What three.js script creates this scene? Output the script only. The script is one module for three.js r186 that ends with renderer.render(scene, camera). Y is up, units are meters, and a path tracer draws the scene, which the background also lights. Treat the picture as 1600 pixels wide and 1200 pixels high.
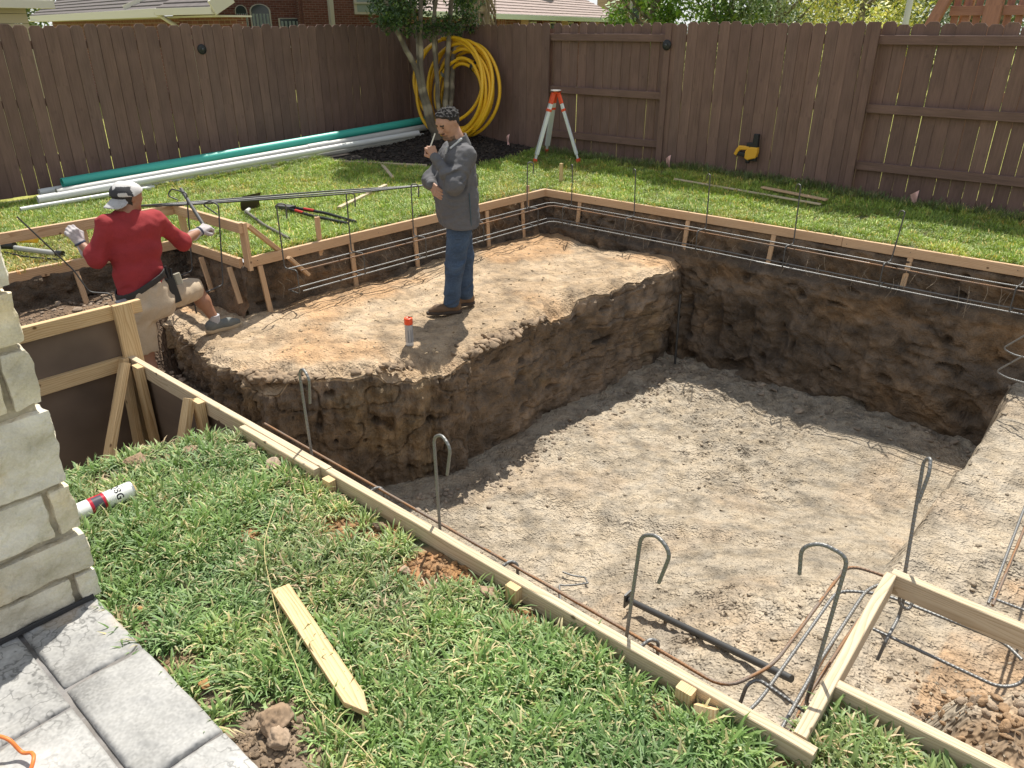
import * as THREE from 'three';
import { mergeGeometries, mergeVertices } from 'three/addons/utils/BufferGeometryUtils.js';

// ---------- camera, sky, sun, exposure ----------
const scene = new THREE.Scene();
const camera = new THREE.PerspectiveCamera(53.9, 4 / 3, 0.05, 900);
camera.position.set(0, 1.85, 0);
{
  const pitch = 25.2 * Math.PI / 180, yaw = 41 * Math.PI / 180;
  camera.rotation.order = 'YXZ';
  camera.rotation.set(-pitch, yaw, 0);
}
const SUN = new THREE.Vector3(-0.27, 1, -0.48).normalize();
{ // pale clear daylight sky: whiter toward the horizon
  const w = 256, h = 128, d = new Float32Array(w * h * 4);
  for (let y = 0; y < h; y++) for (let x = 0; x < w; x++) { const e = Math.max(0, Math.sin(((y + .5) / h - .5) * Math.PI)), t = Math.pow(1 - e, 2.2), k = (y * w + x) * 4; d[k] = .36 + .36 * t; d[k + 1] = .40 + .33 * t; d[k + 2] = .475 + .25 * t; d[k + 3] = 1; }
  const t = new THREE.DataTexture(d, w, h, THREE.RGBAFormat, THREE.FloatType); t.mapping = THREE.EquirectangularReflectionMapping; t.magFilter = t.minFilter = THREE.LinearFilter; t.needsUpdate = true; scene.background = t; scene.environment = t;
}
const sun = new THREE.DirectionalLight(new THREE.Color(1, 0.95, 0.86), 5);
sun.position.copy(SUN).multiplyScalar(40).add(new THREE.Vector3(-5, 0, -5)); sun.target.position.set(-5, 0, -5);
sun.castShadow = true; sun.shadow.mapSize.set(4096, 4096); sun.shadow.bias = -0.0005;
Object.assign(sun.shadow.camera, { left: -16, right: 16, top: 16, bottom: -16, near: 1, far: 90 });
scene.add(sun, sun.target);
const renderer = new THREE.WebGLRenderer({ antialias: true });
renderer.toneMapping = THREE.LinearToneMapping;
renderer.toneMappingExposure = 1.34;
renderer.shadowMap.enabled = true;

// ---------- helpers ----------
const V = (x, y, z) => new THREE.Vector3(x, y, z);
function rng(seed) { let s = seed >>> 0; return () => { s = (s + 0x6D2B79F5) >>> 0; let t = s; t = Math.imul(t ^ (t >>> 15), t | 1); t ^= t + Math.imul(t ^ (t >>> 7), t | 61); return ((t ^ (t >>> 14)) >>> 0) / 4294967296; }; }
const R = rng(11);
const rr = (a, b) => a + (b - a) * R();
const clamp = (x, a, b) => Math.min(b, Math.max(a, x));
const sm = (x, a, b) => { const t = clamp((x - a) / (b - a), 0, 1); return t * t * (3 - 2 * t); };
const mix = (a, b, t) => a + (b - a) * t;
function hash(i, j, k) { let h = Math.imul(i, 374761393) + Math.imul(j, 668265263) + Math.imul(k, 2147483647 ^ 0x5bd1e995); h = Math.imul(h ^ (h >>> 13), 1274126177); return ((h ^ (h >>> 16)) >>> 0) / 4294967296; }
function noise(x, y, z, p = 0) {                       // value noise -1..1, optional period
  const i = Math.floor(x), j = Math.floor(y), k = Math.floor(z);
  let u = x - i, v = y - j, w = z - k; u = u * u * (3 - 2 * u); v = v * v * (3 - 2 * v); w = w * w * (3 - 2 * w);
  const m = p ? (n) => ((n % p) + p) % p : (n) => n;
  const i0 = m(i), i1 = m(i + 1), j0 = m(j), j1 = m(j + 1);
  const a = mix(mix(hash(i0, j0, k), hash(i1, j0, k), u), mix(hash(i0, j1, k), hash(i1, j1, k), u), v);
  const b = mix(mix(hash(i0, j0, k + 1), hash(i1, j0, k + 1), u), mix(hash(i0, j1, k + 1), hash(i1, j1, k + 1), u), v);
  return mix(a, b, w) * 2 - 1;
}
function fbm(x, y, z, o = 4, p = 0) { let s = 0, a = 0.5, f = 1; for (let i = 0; i < o; i++) { s += a * noise(x * f + i * 17.3 * (p ? 0 : 1), y * f, z * f + i * 7.1, p ? p * f : 0); a *= 0.5; f *= 2; } return s; }
const ridge = (x, y, z, o = 3) => { let s = 0, a = 0.5, f = 1; for (let i = 0; i < o; i++) { s += a * (1 - Math.abs(noise(x * f + i * 5.7, y * f, z * f))); a *= 0.5; f *= 2; } return s; };

const used = {};
function numbered(n) { if (!(n in used)) { used[n] = 0; return n; } used[n]++; return n + '_' + String(used[n]).padStart(3, '0'); }
function mesh(name, geo, mat, parent) { const m = new THREE.Mesh(geo, mat); m.name = name; m.castShadow = m.receiveShadow = true; if (parent) parent.add(m); return m; }
function thing(name, label, category, group, pos) { const o = new THREE.Group(); o.name = numbered(name); o.userData = { label, category }; if (group) o.userData.group = group; if (pos) o.position.copy(pos); scene.add(o); return o; }
function one(name, geo, mat, label, category, group) { const m = mesh(numbered(name), geo, mat, scene); m.userData = { label, category }; if (group) m.userData.group = group; return m; }
function struct(name, geo, mat, label) { const m = mesh(numbered(name), geo, mat, scene); m.userData = { kind: 'structure', label }; return m; }
// put the origin of a thing that was built in world coordinates at its base
function settle(g) {
  g.updateMatrixWorld(true); const b = new THREE.Box3().setFromObject(g); const c = b.getCenter(V(0, 0, 0)); c.y = b.min.y;
  for (const ch of g.children) ch.position.sub(c); g.position.add(c); return g;
}
function settleMesh(m) { m.geometry.computeBoundingBox(); const c = m.geometry.boundingBox.getCenter(V(0, 0, 0)); c.y = m.geometry.boundingBox.min.y; m.geometry.translate(-c.x, -c.y, -c.z); m.position.add(c); return m; }

// ---------- geometry builders ----------
// board with chamfered edges between a and b; h = size along "up", w = the other size; uv in metres
function boardLocal(L, h, w, c = 0.003) {
  const H = h / 2, W = w / 2, pr = [[-W + c, -H], [W - c, -H], [W, -H + c], [W, H - c], [W - c, H], [-W + c, H], [-W, H - c], [-W, -H + c]];
  const P = [], N = [], U = [], I = []; let per = R() * 3; const u0 = R() * 5;
  for (let i = 0; i < 8; i++) {
    const [x0, y0] = pr[i], [x1, y1] = pr[(i + 1) % 8], l = Math.hypot(x1 - x0, y1 - y0), nx = (y1 - y0) / l, ny = -(x1 - x0) / l, b = P.length / 3;
    for (const [x, y, v] of [[x0, y0, per], [x1, y1, per + l]]) for (const z of [0, L]) { P.push(x, y, z); N.push(nx, ny, 0); U.push(u0 + z, v); }
    I.push(b, b + 2, b + 1, b + 1, b + 2, b + 3); per += l;
  }
  for (const [z, s] of [[0, -1], [L, 1]]) { const b = P.length / 3; for (const [x, y] of pr) { P.push(x, y, z); N.push(0, 0, s); U.push(u0 + x * .4, y * 2); } for (let i = 1; i < 7; i++) s > 0 ? I.push(b, b + i, b + i + 1) : I.push(b, b + i + 1, b + i); }
  const g = new THREE.BufferGeometry(); g.setAttribute('position', new THREE.Float32BufferAttribute(P, 3)); g.setAttribute('normal', new THREE.Float32BufferAttribute(N, 3)); g.setAttribute('uv', new THREE.Float32BufferAttribute(U, 2)); g.setIndex(I); return g;
}
function board(a, b, h, w, up = V(0, 1, 0), c = 0.003) {
  const d = b.clone().sub(a), L = d.length(); d.normalize(); const x = up.clone().cross(d).normalize(), y = d.clone().cross(x).normalize();
  const g = boardLocal(L, h, w, c); g.applyMatrix4(new THREE.Matrix4().makeBasis(x, y, d).setPosition(a)); return g;
}
const box = (x0, x1, y0, y1, z0, z1, c = 0.002) => board(V((x0 + x1) / 2, (y0 + y1) / 2, z0), V((x0 + x1) / 2, (y0 + y1) / 2, z1), y1 - y0, x1 - x0, V(0, 1, 0), c);
// bar through points with rounded corners
function bar(pts, r, bend = 0.04, seg = 8) {
  const path = new THREE.CurvePath(); let prev = pts[0].clone(), L = 0;
  for (let i = 1; i < pts.length; i++) {
    if (i === pts.length - 1) { path.add(new THREE.LineCurve3(prev, pts[i])); break; }
    const a = pts[i].clone().sub(pts[i - 1]), b = pts[i + 1].clone().sub(pts[i]), q = Math.min(bend, a.length() * .49, b.length() * .49);
    const p0 = pts[i].clone().addScaledVector(a.normalize(), -q), p1 = pts[i].clone().addScaledVector(b.normalize(), q);
    if (p0.distanceTo(prev) > 1e-4) path.add(new THREE.LineCurve3(prev, p0));
    path.add(new THREE.QuadraticBezierCurve3(p0, pts[i], p1)); prev = p1;
  }
  // frames by hand so that straight runs take two rings and bends five
  const rings = [];
  for (const c of path.curves) { const n = c.isLineCurve3 ? 1 : 5; for (let i = rings.length ? 1 : 0; i <= n; i++) rings.push(c.getPoint(i / n)); }
  return sweep(rings, r, seg);
}
function sweep(rings, r, seg = 8, closed = false) {
  const P = [], N = [], U = [], I = []; let nrm = null, L = 0; const n = rings.length;
  for (let i = 0; i < n; i++) {
    const t = rings[Math.min(i + 1, n - 1)].clone().sub(rings[Math.max(i - 1, 0)]).normalize();
    if (!nrm) { nrm = Math.abs(t.y) < .9 ? V(0, 1, 0) : V(1, 0, 0); }
    nrm = nrm.clone().addScaledVector(t, -nrm.dot(t)).normalize(); const bn = t.clone().cross(nrm);
    if (i) L += rings[i].distanceTo(rings[i - 1]);
    const rad = typeof r === 'function' ? r(i / (n - 1)) : r;
    for (let k = 0; k <= seg; k++) { const a = k / seg * Math.PI * 2, d = nrm.clone().multiplyScalar(Math.cos(a)).addScaledVector(bn, Math.sin(a)); P.push(rings[i].x + d.x * rad, rings[i].y + d.y * rad, rings[i].z + d.z * rad); N.push(d.x, d.y, d.z); U.push(L, k / seg); }
  }
  for (let i = 0; i < n - 1; i++) for (let k = 0; k < seg; k++) { const a = i * (seg + 1) + k, b = a + seg + 1; I.push(a, a + 1, b, b, a + 1, b + 1); }
  if (!closed) for (const [i, s] of [[0, -1], [n - 1, 1]]) { const t = rings[i ? n - 1 : 1].clone().sub(rings[i ? n - 2 : 0]).normalize().multiplyScalar(s), b = P.length / 3, o = i * (seg + 1); for (let k = 0; k <= seg; k++) { P.push(P[(o + k) * 3], P[(o + k) * 3 + 1], P[(o + k) * 3 + 2]); N.push(t.x, t.y, t.z); U.push(0, 0); } for (let k = 1; k < seg - 1; k++) s > 0 ? I.push(b, b + k, b + k + 1) : I.push(b, b + k + 1, b + k); }
  const g = new THREE.BufferGeometry(); g.setAttribute('position', new THREE.Float32BufferAttribute(P, 3)); g.setAttribute('normal', new THREE.Float32BufferAttribute(N, 3)); g.setAttribute('uv', new THREE.Float32BufferAttribute(U, 2)); g.setIndex(I); return g;
}
const smoothPts = (pts, n) => new THREE.CatmullRomCurve3(pts, false, 'centripetal').getPoints(n);
function tubeHollow(a, b, ro, ri, seg = 20) {          // open pipe with wall thickness
  const L = a.distanceTo(b), pts = [[ri, 0], [ro, 0], [ro, L], [ri, L], [ri, 0]].map(p => new THREE.Vector2(p[0], p[1]));
  const g = new THREE.LatheGeometry(pts, seg); g.applyQuaternion(new THREE.Quaternion().setFromUnitVectors(V(0, 1, 0), b.clone().sub(a).normalize())); g.translate(a.x, a.y, a.z);
  return toFlat(g);
}
function toFlat(g) { const h = g.index ? g.toNonIndexed() : g; h.computeVertexNormals(); return h; }
function gridGeo(nu, nv, fn, uvfn, colfn) {            // fn(i,j)->Vector3
  const P = new Float32Array((nu + 1) * (nv + 1) * 3), U = new Float32Array((nu + 1) * (nv + 1) * 2), Cc = colfn ? new Float32Array((nu + 1) * (nv + 1) * 3) : null, I = [];
  for (let j = 0; j <= nv; j++) for (let i = 0; i <= nu; i++) { const k = j * (nu + 1) + i, p = fn(i / nu, j / nv, i, j); P[k * 3] = p.x; P[k * 3 + 1] = p.y; P[k * 3 + 2] = p.z; const q = uvfn(p, i / nu, j / nv); U[k * 2] = q[0]; U[k * 2 + 1] = q[1]; if (Cc) { const c = colfn(p, i / nu, j / nv); Cc[k * 3] = c[0]; Cc[k * 3 + 1] = c[1]; Cc[k * 3 + 2] = c[2]; } }
  for (let j = 0; j < nv; j++) for (let i = 0; i < nu; i++) { const a = j * (nu + 1) + i, b = a + 1, c = a + nu + 1, d = c + 1; I.push(a, c, b, b, c, d); }
  const g = new THREE.BufferGeometry(); g.setAttribute('position', new THREE.BufferAttribute(P, 3)); g.setAttribute('uv', new THREE.BufferAttribute(U, 2)); if (Cc) g.setAttribute('color', new THREE.BufferAttribute(Cc, 3)); g.setIndex(I); g.computeVertexNormals(); return g;
}

// ---------- textures ----------
const s8 = (x) => { x = clamp(x, 0, 1); return Math.round(255 * (x <= 0.0031308 ? 12.92 * x : 1.055 * Math.pow(x, 1 / 2.4) - 0.055)); };
function tex(w, h, fn, color, rep = [1, 1]) {          // fn(u,v) -> [r,g,b] linear or a number
  const d = new Uint8Array(w * h * 4);
  for (let j = 0; j < h; j++) for (let i = 0; i < w; i++) { const c = fn((i + .5) / w, (j + .5) / h), k = (j * w + i) * 4; if (color) { d[k] = s8(c[0]); d[k + 1] = s8(c[1]); d[k + 2] = s8(c[2]); } else d[k] = d[k + 1] = d[k + 2] = Math.round(clamp(c, 0, 1) * 255); d[k + 3] = 255; }
  const t = new THREE.DataTexture(d, w, h); t.wrapS = t.wrapT = THREE.RepeatWrapping; t.magFilter = THREE.LinearFilter; t.minFilter = THREE.LinearMipmapLinearFilter; t.generateMipmaps = true; if (color) t.colorSpace = THREE.SRGBColorSpace; t.repeat.set(rep[0], rep[1]); t.needsUpdate = true; return t;
}
const mat = (o) => new THREE.MeshStandardMaterial(Object.assign({ roughness: 0.9, metalness: 0 }, o));
const lin = (r, g, b) => new THREE.Color().setRGB(r, g, b);

// soil: multiplier map near 1 plus relief, tile of 1.6 m
const soilH = (u, v) => { const a = fbm(u * 12, v * 12, 1.5, 6, 12), b = 1 - Math.abs(noise(u * 48, v * 48, 3.3, 48)), c = noise(u * 180, v * 180, 9.1, 180), e = 1 - Math.abs(noise(u * 96, v * 96, 6.3, 96)); return .48 + a * .5 + (b - .5) * .26 + (e - .5) * .2 + c * .12; };
const soilTex = tex(1024, 1024, (u, v) => { const a = fbm(u * 8, v * 8, 4.2, 6, 8), s = noise(u * 256, v * 256, 2.2, 256), h = soilH(u, v); const mid = fbm(u * 26, v * 26, 14.2, 3, 26), fl = sm(noise(u * 110, v * 110, 21.2, 110), .62, .9); let m = .78 + a * .42 + mid * .42 + s * .08 + (h - .5) * .2 + fl * .3; const w = fbm(u * 20, v * 20, 8.8, 3, 20); return [m * (1 + w * .06), m, m * (1 - w * .10)]; }, true, [1 / 1.6, 1 / 1.6]);
const soilBump = tex(1024, 1024, soilH, false, [1 / 1.6, 1 / 1.6]);
// pine grain: u along the board in metres, v across
const pineFn = (u, v) => { const w = v * 70 + fbm(u * 1.1, v * 7, .7, 3, 0) * 7, ringv = (w % 1 + 1) % 1, f = noise(u * 8, v * 300, 5.1), g = noise(u * 30, v * 500, 2.1), b = fbm(u * 2.2, v * 22, 6.6, 3); return Math.pow(ringv, 2.2) * .75 + f * .16 + g * .12 + b * .45; };
const pineTex = (light, dark) => tex(1024, 512, (u, v) => { const g = clamp(pineFn(u * 1.6, v * .4), 0, 1); let k = 0; for (const [ku, kv] of [[.13, .27], [.35, .62], [.58, .13], [.73, .78], [.92, .42]]) { const d = Math.hypot((u - ku) * 1.6, (v - kv) * .4 * 1.3); k = Math.max(k, 1 - sm(d, .006, .016)); } const st = fbm(u * 6, v * 5, 3.3, 3) * .1; return [0, 1, 2].map(i => mix(mix(light[i], dark[i], clamp(g * .95 + st, 0, 1)), dark[i] * .4, k)); }, true, [1 / 1.6, 1 / .4]);
const pineBump = tex(512, 256, (u, v) => pineFn(u * 1.6, v * .4), false, [1 / 1.6, 1 / .4]);
const pineFresh = mat({ map: pineTex([.66, .49, .275], [.40, .215, .075]), bumpMap: pineBump, bumpScale: .0006, roughness: .75 });
const pineWarm = mat({ map: pineTex([.62, .43, .26], [.36, .19, .085]), bumpMap: pineBump, bumpScale: .0006, roughness: .8 });
const pinePale = mat({ map: pineTex([.60, .495, .345], [.37, .265, .15]), bumpMap: pineBump, bumpScale: .0007, roughness: .82 });
// painted fence wood
const fenceFn = (u, v) => fbm(u * 3, v * 90, 1.7, 3) + .5 * noise(u * 14, v * 260, 6.6);
const fenceTexs = [0, 1, 2].map(k => tex(1024, 128, (u, v) => { const g = fenceFn(u * 2.2 + k * 9, v * .145 + k * 3), b = fbm(u * 9 + k * 5, v * 2, 3.1, 3); const dust = Math.max(0, fbm(u * 14, v * 6 + k * 3, 8.4, 4)) * .25; let kn = 0; for (const [ku, kv] of [[.17 + .29 * k, .3 + .2 * k], [.61 + .11 * k, .75 - .3 * k]]) { const d = Math.hypot((u - ku) * 2.2 * .6, (v - kv) * .145); kn = Math.max(kn, .55 - .55 * sm(d, .004, .02)); } const m = 1 + g * .24 + b * .2 + dust; return [.150 * m * (1 - kn * .35), .094 * m * (1 - kn * .35), .076 * m * (1 - kn * .3)]; }, true, [1 / 2.2, 1 / .145]));
const fenceBump = tex(1024, 64, (u, v) => .5 + .35 * fenceFn(u * 2.2, v * .145), false, [1 / 2.2, 1 / .145]);
const fenceMats = [0, 1, 2, 3, 4, 5].map(i => mat({ map: fenceTexs[i % 3], color: lin(...[[1.14, 1.12, 1.1], [1.04, 1.01, 1], [1.1, 1.07, 1.04], [1.22, 1.2, 1.18], [.97, .95, .95], [1.08, 1.08, 1.08]][i]), bumpMap: fenceBump, bumpScale: .0015, roughness: .82 }));
const fenceLight = fenceMats.slice();
const ribBump = tex(64, 64, (u, v) => { const a = ((u * 8 + v * 1.0) % 1 + 1) % 1; return Math.abs(a - .5) < .2 ? 1 : 0; }, false, [8, 1]);
const steel = mat({ color: lin(.22, .22, .215), metalness: .55, roughness: .5, bumpMap: ribBump, bumpScale: .0009 });
const steelDark = mat({ color: lin(.10, .10, .10), metalness: .7, roughness: .55 });
const rustTex = tex(256, 64, (u, v) => { const a = fbm(u * 20, v * 8, 1.1, 4, 0), t = sm(a, -.2, .25); return [mix(.20, .27, t), mix(.16, .14, t), mix(.13, .065, t)]; }, true, [.6, 1]);
const steelRust = mat({ map: rustTex, metalness: .3, roughness: .65, bumpMap: ribBump, bumpScale: .0009 });
const steelUp = mat({ color: lin(.12, .12, .115), metalness: .5, roughness: .55, bumpMap: ribBump, bumpScale: .0009 });
const plastic = (r, g, b, ro = .45) => mat({ color: lin(r, g, b), roughness: ro });
// ================= TERRAIN =================
const pit = [[-7.2, -3.4], [-6.15, -3.4], [-6.15, -7.7], [1.6, -7.7], [1.6, -1.95], [-0.4, -1.95], [-0.4, -1.7], [-3.2, -1.7], [-3.35, -1.6], [-3.47, -1.45], [-3.53, -1.3], [-3.58, -1.05], [-3.6, -0.9], [-3.65, 0.2], [-7.2, 0.2]];
function inPoly(x, z, pl) { let c = false; for (let i = 0, j = pl.length - 1; i < pl.length; j = i++) { const [xi, zi] = pl[i], [xj, zj] = pl[j]; if ((zi > z) !== (zj > z) && x < (xj - xi) * (z - zi) / (zj - zi) + xi) c = !c; } return c; }
function lawnY(x, z) {
  const n = sm(z, -2.6, -1.9) * sm(x, -4.6, -3.7);
  return mix(-.02, -.075, n) + .17 * sm(-z, 7.9, 9.4) * mix(1, .55, sm(x, -4, -2)) + .16 * Math.exp(-((x + 10.2) ** 2 / 4.5 + (z + 9) ** 2 / 8)) + .1 * sm(-x, 8, 10.3) * sm(-z, 3, 7) + fbm(x * 1.7, z * 1.7, 3, 3) * .015;
}
// bare soil showing in the near lawn: centre x, z, radius
const bare = [[-2.28, -1.52, .10, 1], [-2.12, -1.62, .08, 1], [-1.8, -1.56, .12, 1], [-1.68, -1.62, .07, 1], [-2.55, -1.24, .07, 1], [-1.36, -1.6, .06, 1], [-1.62, -.74, .17, 0], [-1.5, -.69, .16, 0], [-1.85, -.69, .08, 0], [-2.1, -.7, .07, .3], [-2.3, -.69, .06, 0], [-2.45, -.69, .05, .4], [-.35, -1.76, .05, .6], [-.33, -1.64, .07, 1], [-.75, -1.57, .06, 1], [-3.42, -1.3, .1, 0], [-3.45, -1.05, .09, 0], [-3.2, -1.58, .08, .2], [-1.0, -1.0, .05, .3], [-2.7, -1.5, .05, .3], [-1.0, -.72, .06, .2]];
const clayOf = (x, z) => { let b = 9, o = 0; for (const [cx, cz, r, k] of bare) { const d = Math.hypot(x - cx, z - cz) / r; if (d < b) { b = d; o = k; } } return o * (.75 + .5 * fbm(x * 14, z * 14, 2, 3)); };
const bareAt = (x, z) => { let b = 0; for (const [cx, cz, r] of bare) { const d = Math.hypot(x - cx, z - cz) / r + fbm(x * 22, z * 22, 5, 2) * .7; b = Math.max(b, 1 - sm(d, .7, 1.15)); } return b; };
const mulchBed = [[-10.5, -6.5], [-9.25, -6.8], [-8.24, -7.62], [-7.75, -8.3], [-7.55, -8.9], [-7.5, -9.5], [-10.5, -9.5]];
const inMulch = (x, z) => inPoly(x + .08 * noise(x * 2, z * 2, 1), z + .08 * noise(x * 2, z * 2, 5), mulchBed);

const soilMat = (extra) => mat(Object.assign({ vertexColors: true, map: soilTex, bumpMap: soilBump, bumpScale: .045, roughness: .97 }, extra));
const groundMat = soilMat({ bumpScale: .015 });
{ // yard sheet with the excavation left open
  const st = .05, x0 = -10.55, z0 = -9.6, nx = 262, nz = 236, P = [], U = [], C = [], I = [];
  for (let j = 0; j <= nz; j++) for (let i = 0; i <= nx; i++) {
    const x = x0 + i * st, z = z0 + j * st, b = (z > -2 && x > -3.7) ? bareAt(x, z) : 0; P.push(x, lawnY(x, z), z); U.push(x, z);
    const t = fbm(x * 3, z * 3, 9, 3), or = b > 0 ? clayOf(x, z) : 0;
    let c = [.13 + t * .05, .13 + t * .05, .06]; if (b > 0) c = [mix(c[0], mix(.30, .42, or), b), mix(c[1], mix(.22, .21, or), b), mix(c[2], mix(.15, .09, or), b)];
    if (inMulch(x, z)) c = [.030, .022, .017];
    C.push(...c);
  }
  for (let j = 0; j < nz; j++) for (let i = 0; i < nx; i++) { if (inPoly(x0 + (i + .5) * st, z0 + (j + .5) * st, pit)) continue; const a = j * (nx + 1) + i, b = a + 1, c = a + nx + 1, d = c + 1; I.push(a, c, b, b, c, d); }
  const g = new THREE.BufferGeometry(); g.setAttribute('position', new THREE.Float32BufferAttribute(P, 3)); g.setAttribute('uv', new THREE.Float32BufferAttribute(U, 2)); g.setAttribute('color', new THREE.Float32BufferAttribute(C, 3)); g.setIndex(I); g.computeVertexNormals();
  struct('yard_ground', g, groundMat, 'soil of the back yard under the lawn');
}
{ // neighbouring ground out to the horizon, four sheets round the yard
  const m = mat({ color: lin(.38, .38, .09), map: soilTex, roughness: 1 }), Q = (x0, x1, z0, z1) => { const g = new THREE.PlaneGeometry(x1 - x0, z1 - z0); g.rotateX(-Math.PI / 2); g.translate((x0 + x1) / 2, -.03, (z0 + z1) / 2); const u = g.attributes.uv, p = g.attributes.position; for (let i = 0; i < u.count; i++) u.setXY(i, p.getX(i), p.getZ(i)); return g; };
  struct('ground', mergeGeometries([Q(-300, -10.55, -300, 300), Q(2.55, 300, -300, 300), Q(-10.55, 2.55, -300, -9.6), Q(-10.55, 2.55, 2.2, 300)]), m, 'grassy ground of the neighbouring yards');
}
// ----- excavated floor -----
const B = -.53;                                       // level of the upper bench
function floorY(x, z, fine = true) {
  let y = -1.66;
  y = mix(y, -1.0, sm(x, -2.7, -.6) * sm(z, -6.2, -3.3));
  const rag = .05 * noise(z * 2.2, 1, 4) + .02 * noise(z * 9, 2, 4), s = sm(x + rag, -.70, -.58);
  let ledge = mix(-.98, -.8, sm(z, -3.6, -2.5)); y = mix(y, ledge, s);
  y = mix(y, -.16, sm(x + .1 * noise(z * 3, 7, 1), -.27, .12) * sm(z, -3.0, -2.35));
  y = mix(y, -.75, sm(x, .15, .9) * .6 * sm(-z, 3, 4));
  y = mix(y, -.95, sm(-x, 4.8, 5.7) * sm(z, -3.2, -2.6)); y = mix(y, -.38 - .05 * noise(z * 2, 1, 1), sm(-x, 6.35, 6.85));
  if (fine) {
    const rough = sm(fbm(x * .9, z * .9, 12, 3), -.12, .25), mound = sm(x, -.3, .1) * sm(z, -3.3, -2.7);
    y += fbm(x * 1.3, z * 1.3, 2, 3) * .06 + fbm(x * 18, z * 18, 15, 2) * (.007 + .016 * rough) + fbm(x * 7, z * 7, 5, 3) * (.018 + .03 * rough + .06 * mound) + (ridge(x * 5, z * 5, 8, 3) - .55) * (.015 + .05 * rough + .16 * mound);
    y += .045 * Math.max(0, noise(x * .6 + z * 3.1, z * .5, 6)) * sm(-x, 1.0, 1.6) * sm(x, -3.8, -2.9);   // old machine tracks
  }
  return y;
}
const floorCol = (p) => { const x = p.x, z = p.z, a = sm(fbm(x * 1.1, z * 1.1, 7, 4), -.28, .3), o = sm(fbm(x * 1.6 + 9, z * 1.6, 3, 4), .12, .36), d = sm(-x, 5.6, 6.4); let c = [mix(.40, .465, a), mix(.335, .39, a), mix(.25, .292, a)]; const oc = x > -.25 ? .7 : .18; c = [mix(c[0], .46, o * oc), mix(c[1], .29, o * oc), mix(c[2], .16, o * oc)]; const w = sm(fbm(x * 2.2, z * 2.2, 21, 3), -.3, .25); return d > 0 ? [mix(c[0], mix(.15, .24, w), d), mix(c[1], mix(.10, .16, w), d), mix(c[2], mix(.065, .1, w), d)] : c; };
{
  const nx = 520, nz = 460, x0 = -7.35, x1 = 1.75, z0 = -7.85, z1 = .3;
  struct('pool_floor', gridGeo(nx, nz, (u, v) => { const x = mix(x0, x1, u), z = mix(z0, z1, v); return V(x, floorY(x, z), z); }, p => [p.x, p.z], floorCol), soilMat(), 'bare dug earth floor of the pool pit');
}
// ----- upper bench with its cut face -----
const edgePts = [[-7.25, -2.9], [-6.7, -2.85], [-6.2, -2.78], [-5.73, -2.71], [-5.3, -2.66], [-5.0, -2.7], [-4.7, -2.92], [-4.42, -3.33], [-4.12, -3.72], [-4.03, -4.12], [-4.1, -4.9], [-4.13, -5.6], [-4.05, -6.5], [-4.03, -7.6]];
const innerPts = [[-7.25, -3.5], [-7.0, -3.5], [-6.6, -3.5], [-6.25, -3.5], [-6.2, -3.6], [-6.2, -3.9], [-6.2, -4.3], [-6.2, -4.8], [-6.2, -5.3], [-6.2, -5.9], [-6.2, -6.6], [-6.2, -7.3], [-6.2, -7.8], [-4.1, -7.8]];
const edgeCurve = new THREE.CatmullRomCurve3(edgePts.map(p => V(p[0], 0, p[1])), false, 'centripetal');
const benchY = (x, z) => B + .02 * sm(-x, 6.3, 7) + fbm(x * 1.4, z * 1.4, 31, 3) * .05 + fbm(x * 6, z * 6, 33, 4) * .03 + (ridge(x * 7, z * 7, 35, 2) - .5) * .018;
const benchCol = (p, wall) => {
  const { x, y, z } = p, a = sm(fbm(x * 1.5, z * 1.5, 41, 4), -.25, .25), o = sm(fbm(x * 1.2, z * 1.2, 44, 3) + .25 * sm(-z, 5.2, 7) * sm(-x, 4.6, 5.6), -.02, .3);
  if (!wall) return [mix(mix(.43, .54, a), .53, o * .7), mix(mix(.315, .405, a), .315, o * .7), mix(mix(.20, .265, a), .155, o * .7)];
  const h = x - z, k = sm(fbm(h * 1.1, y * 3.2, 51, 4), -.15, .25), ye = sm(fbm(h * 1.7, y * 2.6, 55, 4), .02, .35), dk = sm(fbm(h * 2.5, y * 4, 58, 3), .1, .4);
  let c = [mix(.19, .28, k), mix(.14, .207, k), mix(.096, .143, k)]; c = [mix(c[0], .32, ye * .55), mix(c[1], .225, ye * .55), mix(c[2], .115, ye * .55)]; const fine = 1 + .45 * fbm(h * 9, y * 12, 59, 3); return c.map((v, i) => mix(v, [.15, .115, .085][i], dk * .5) * fine);
};
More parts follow.
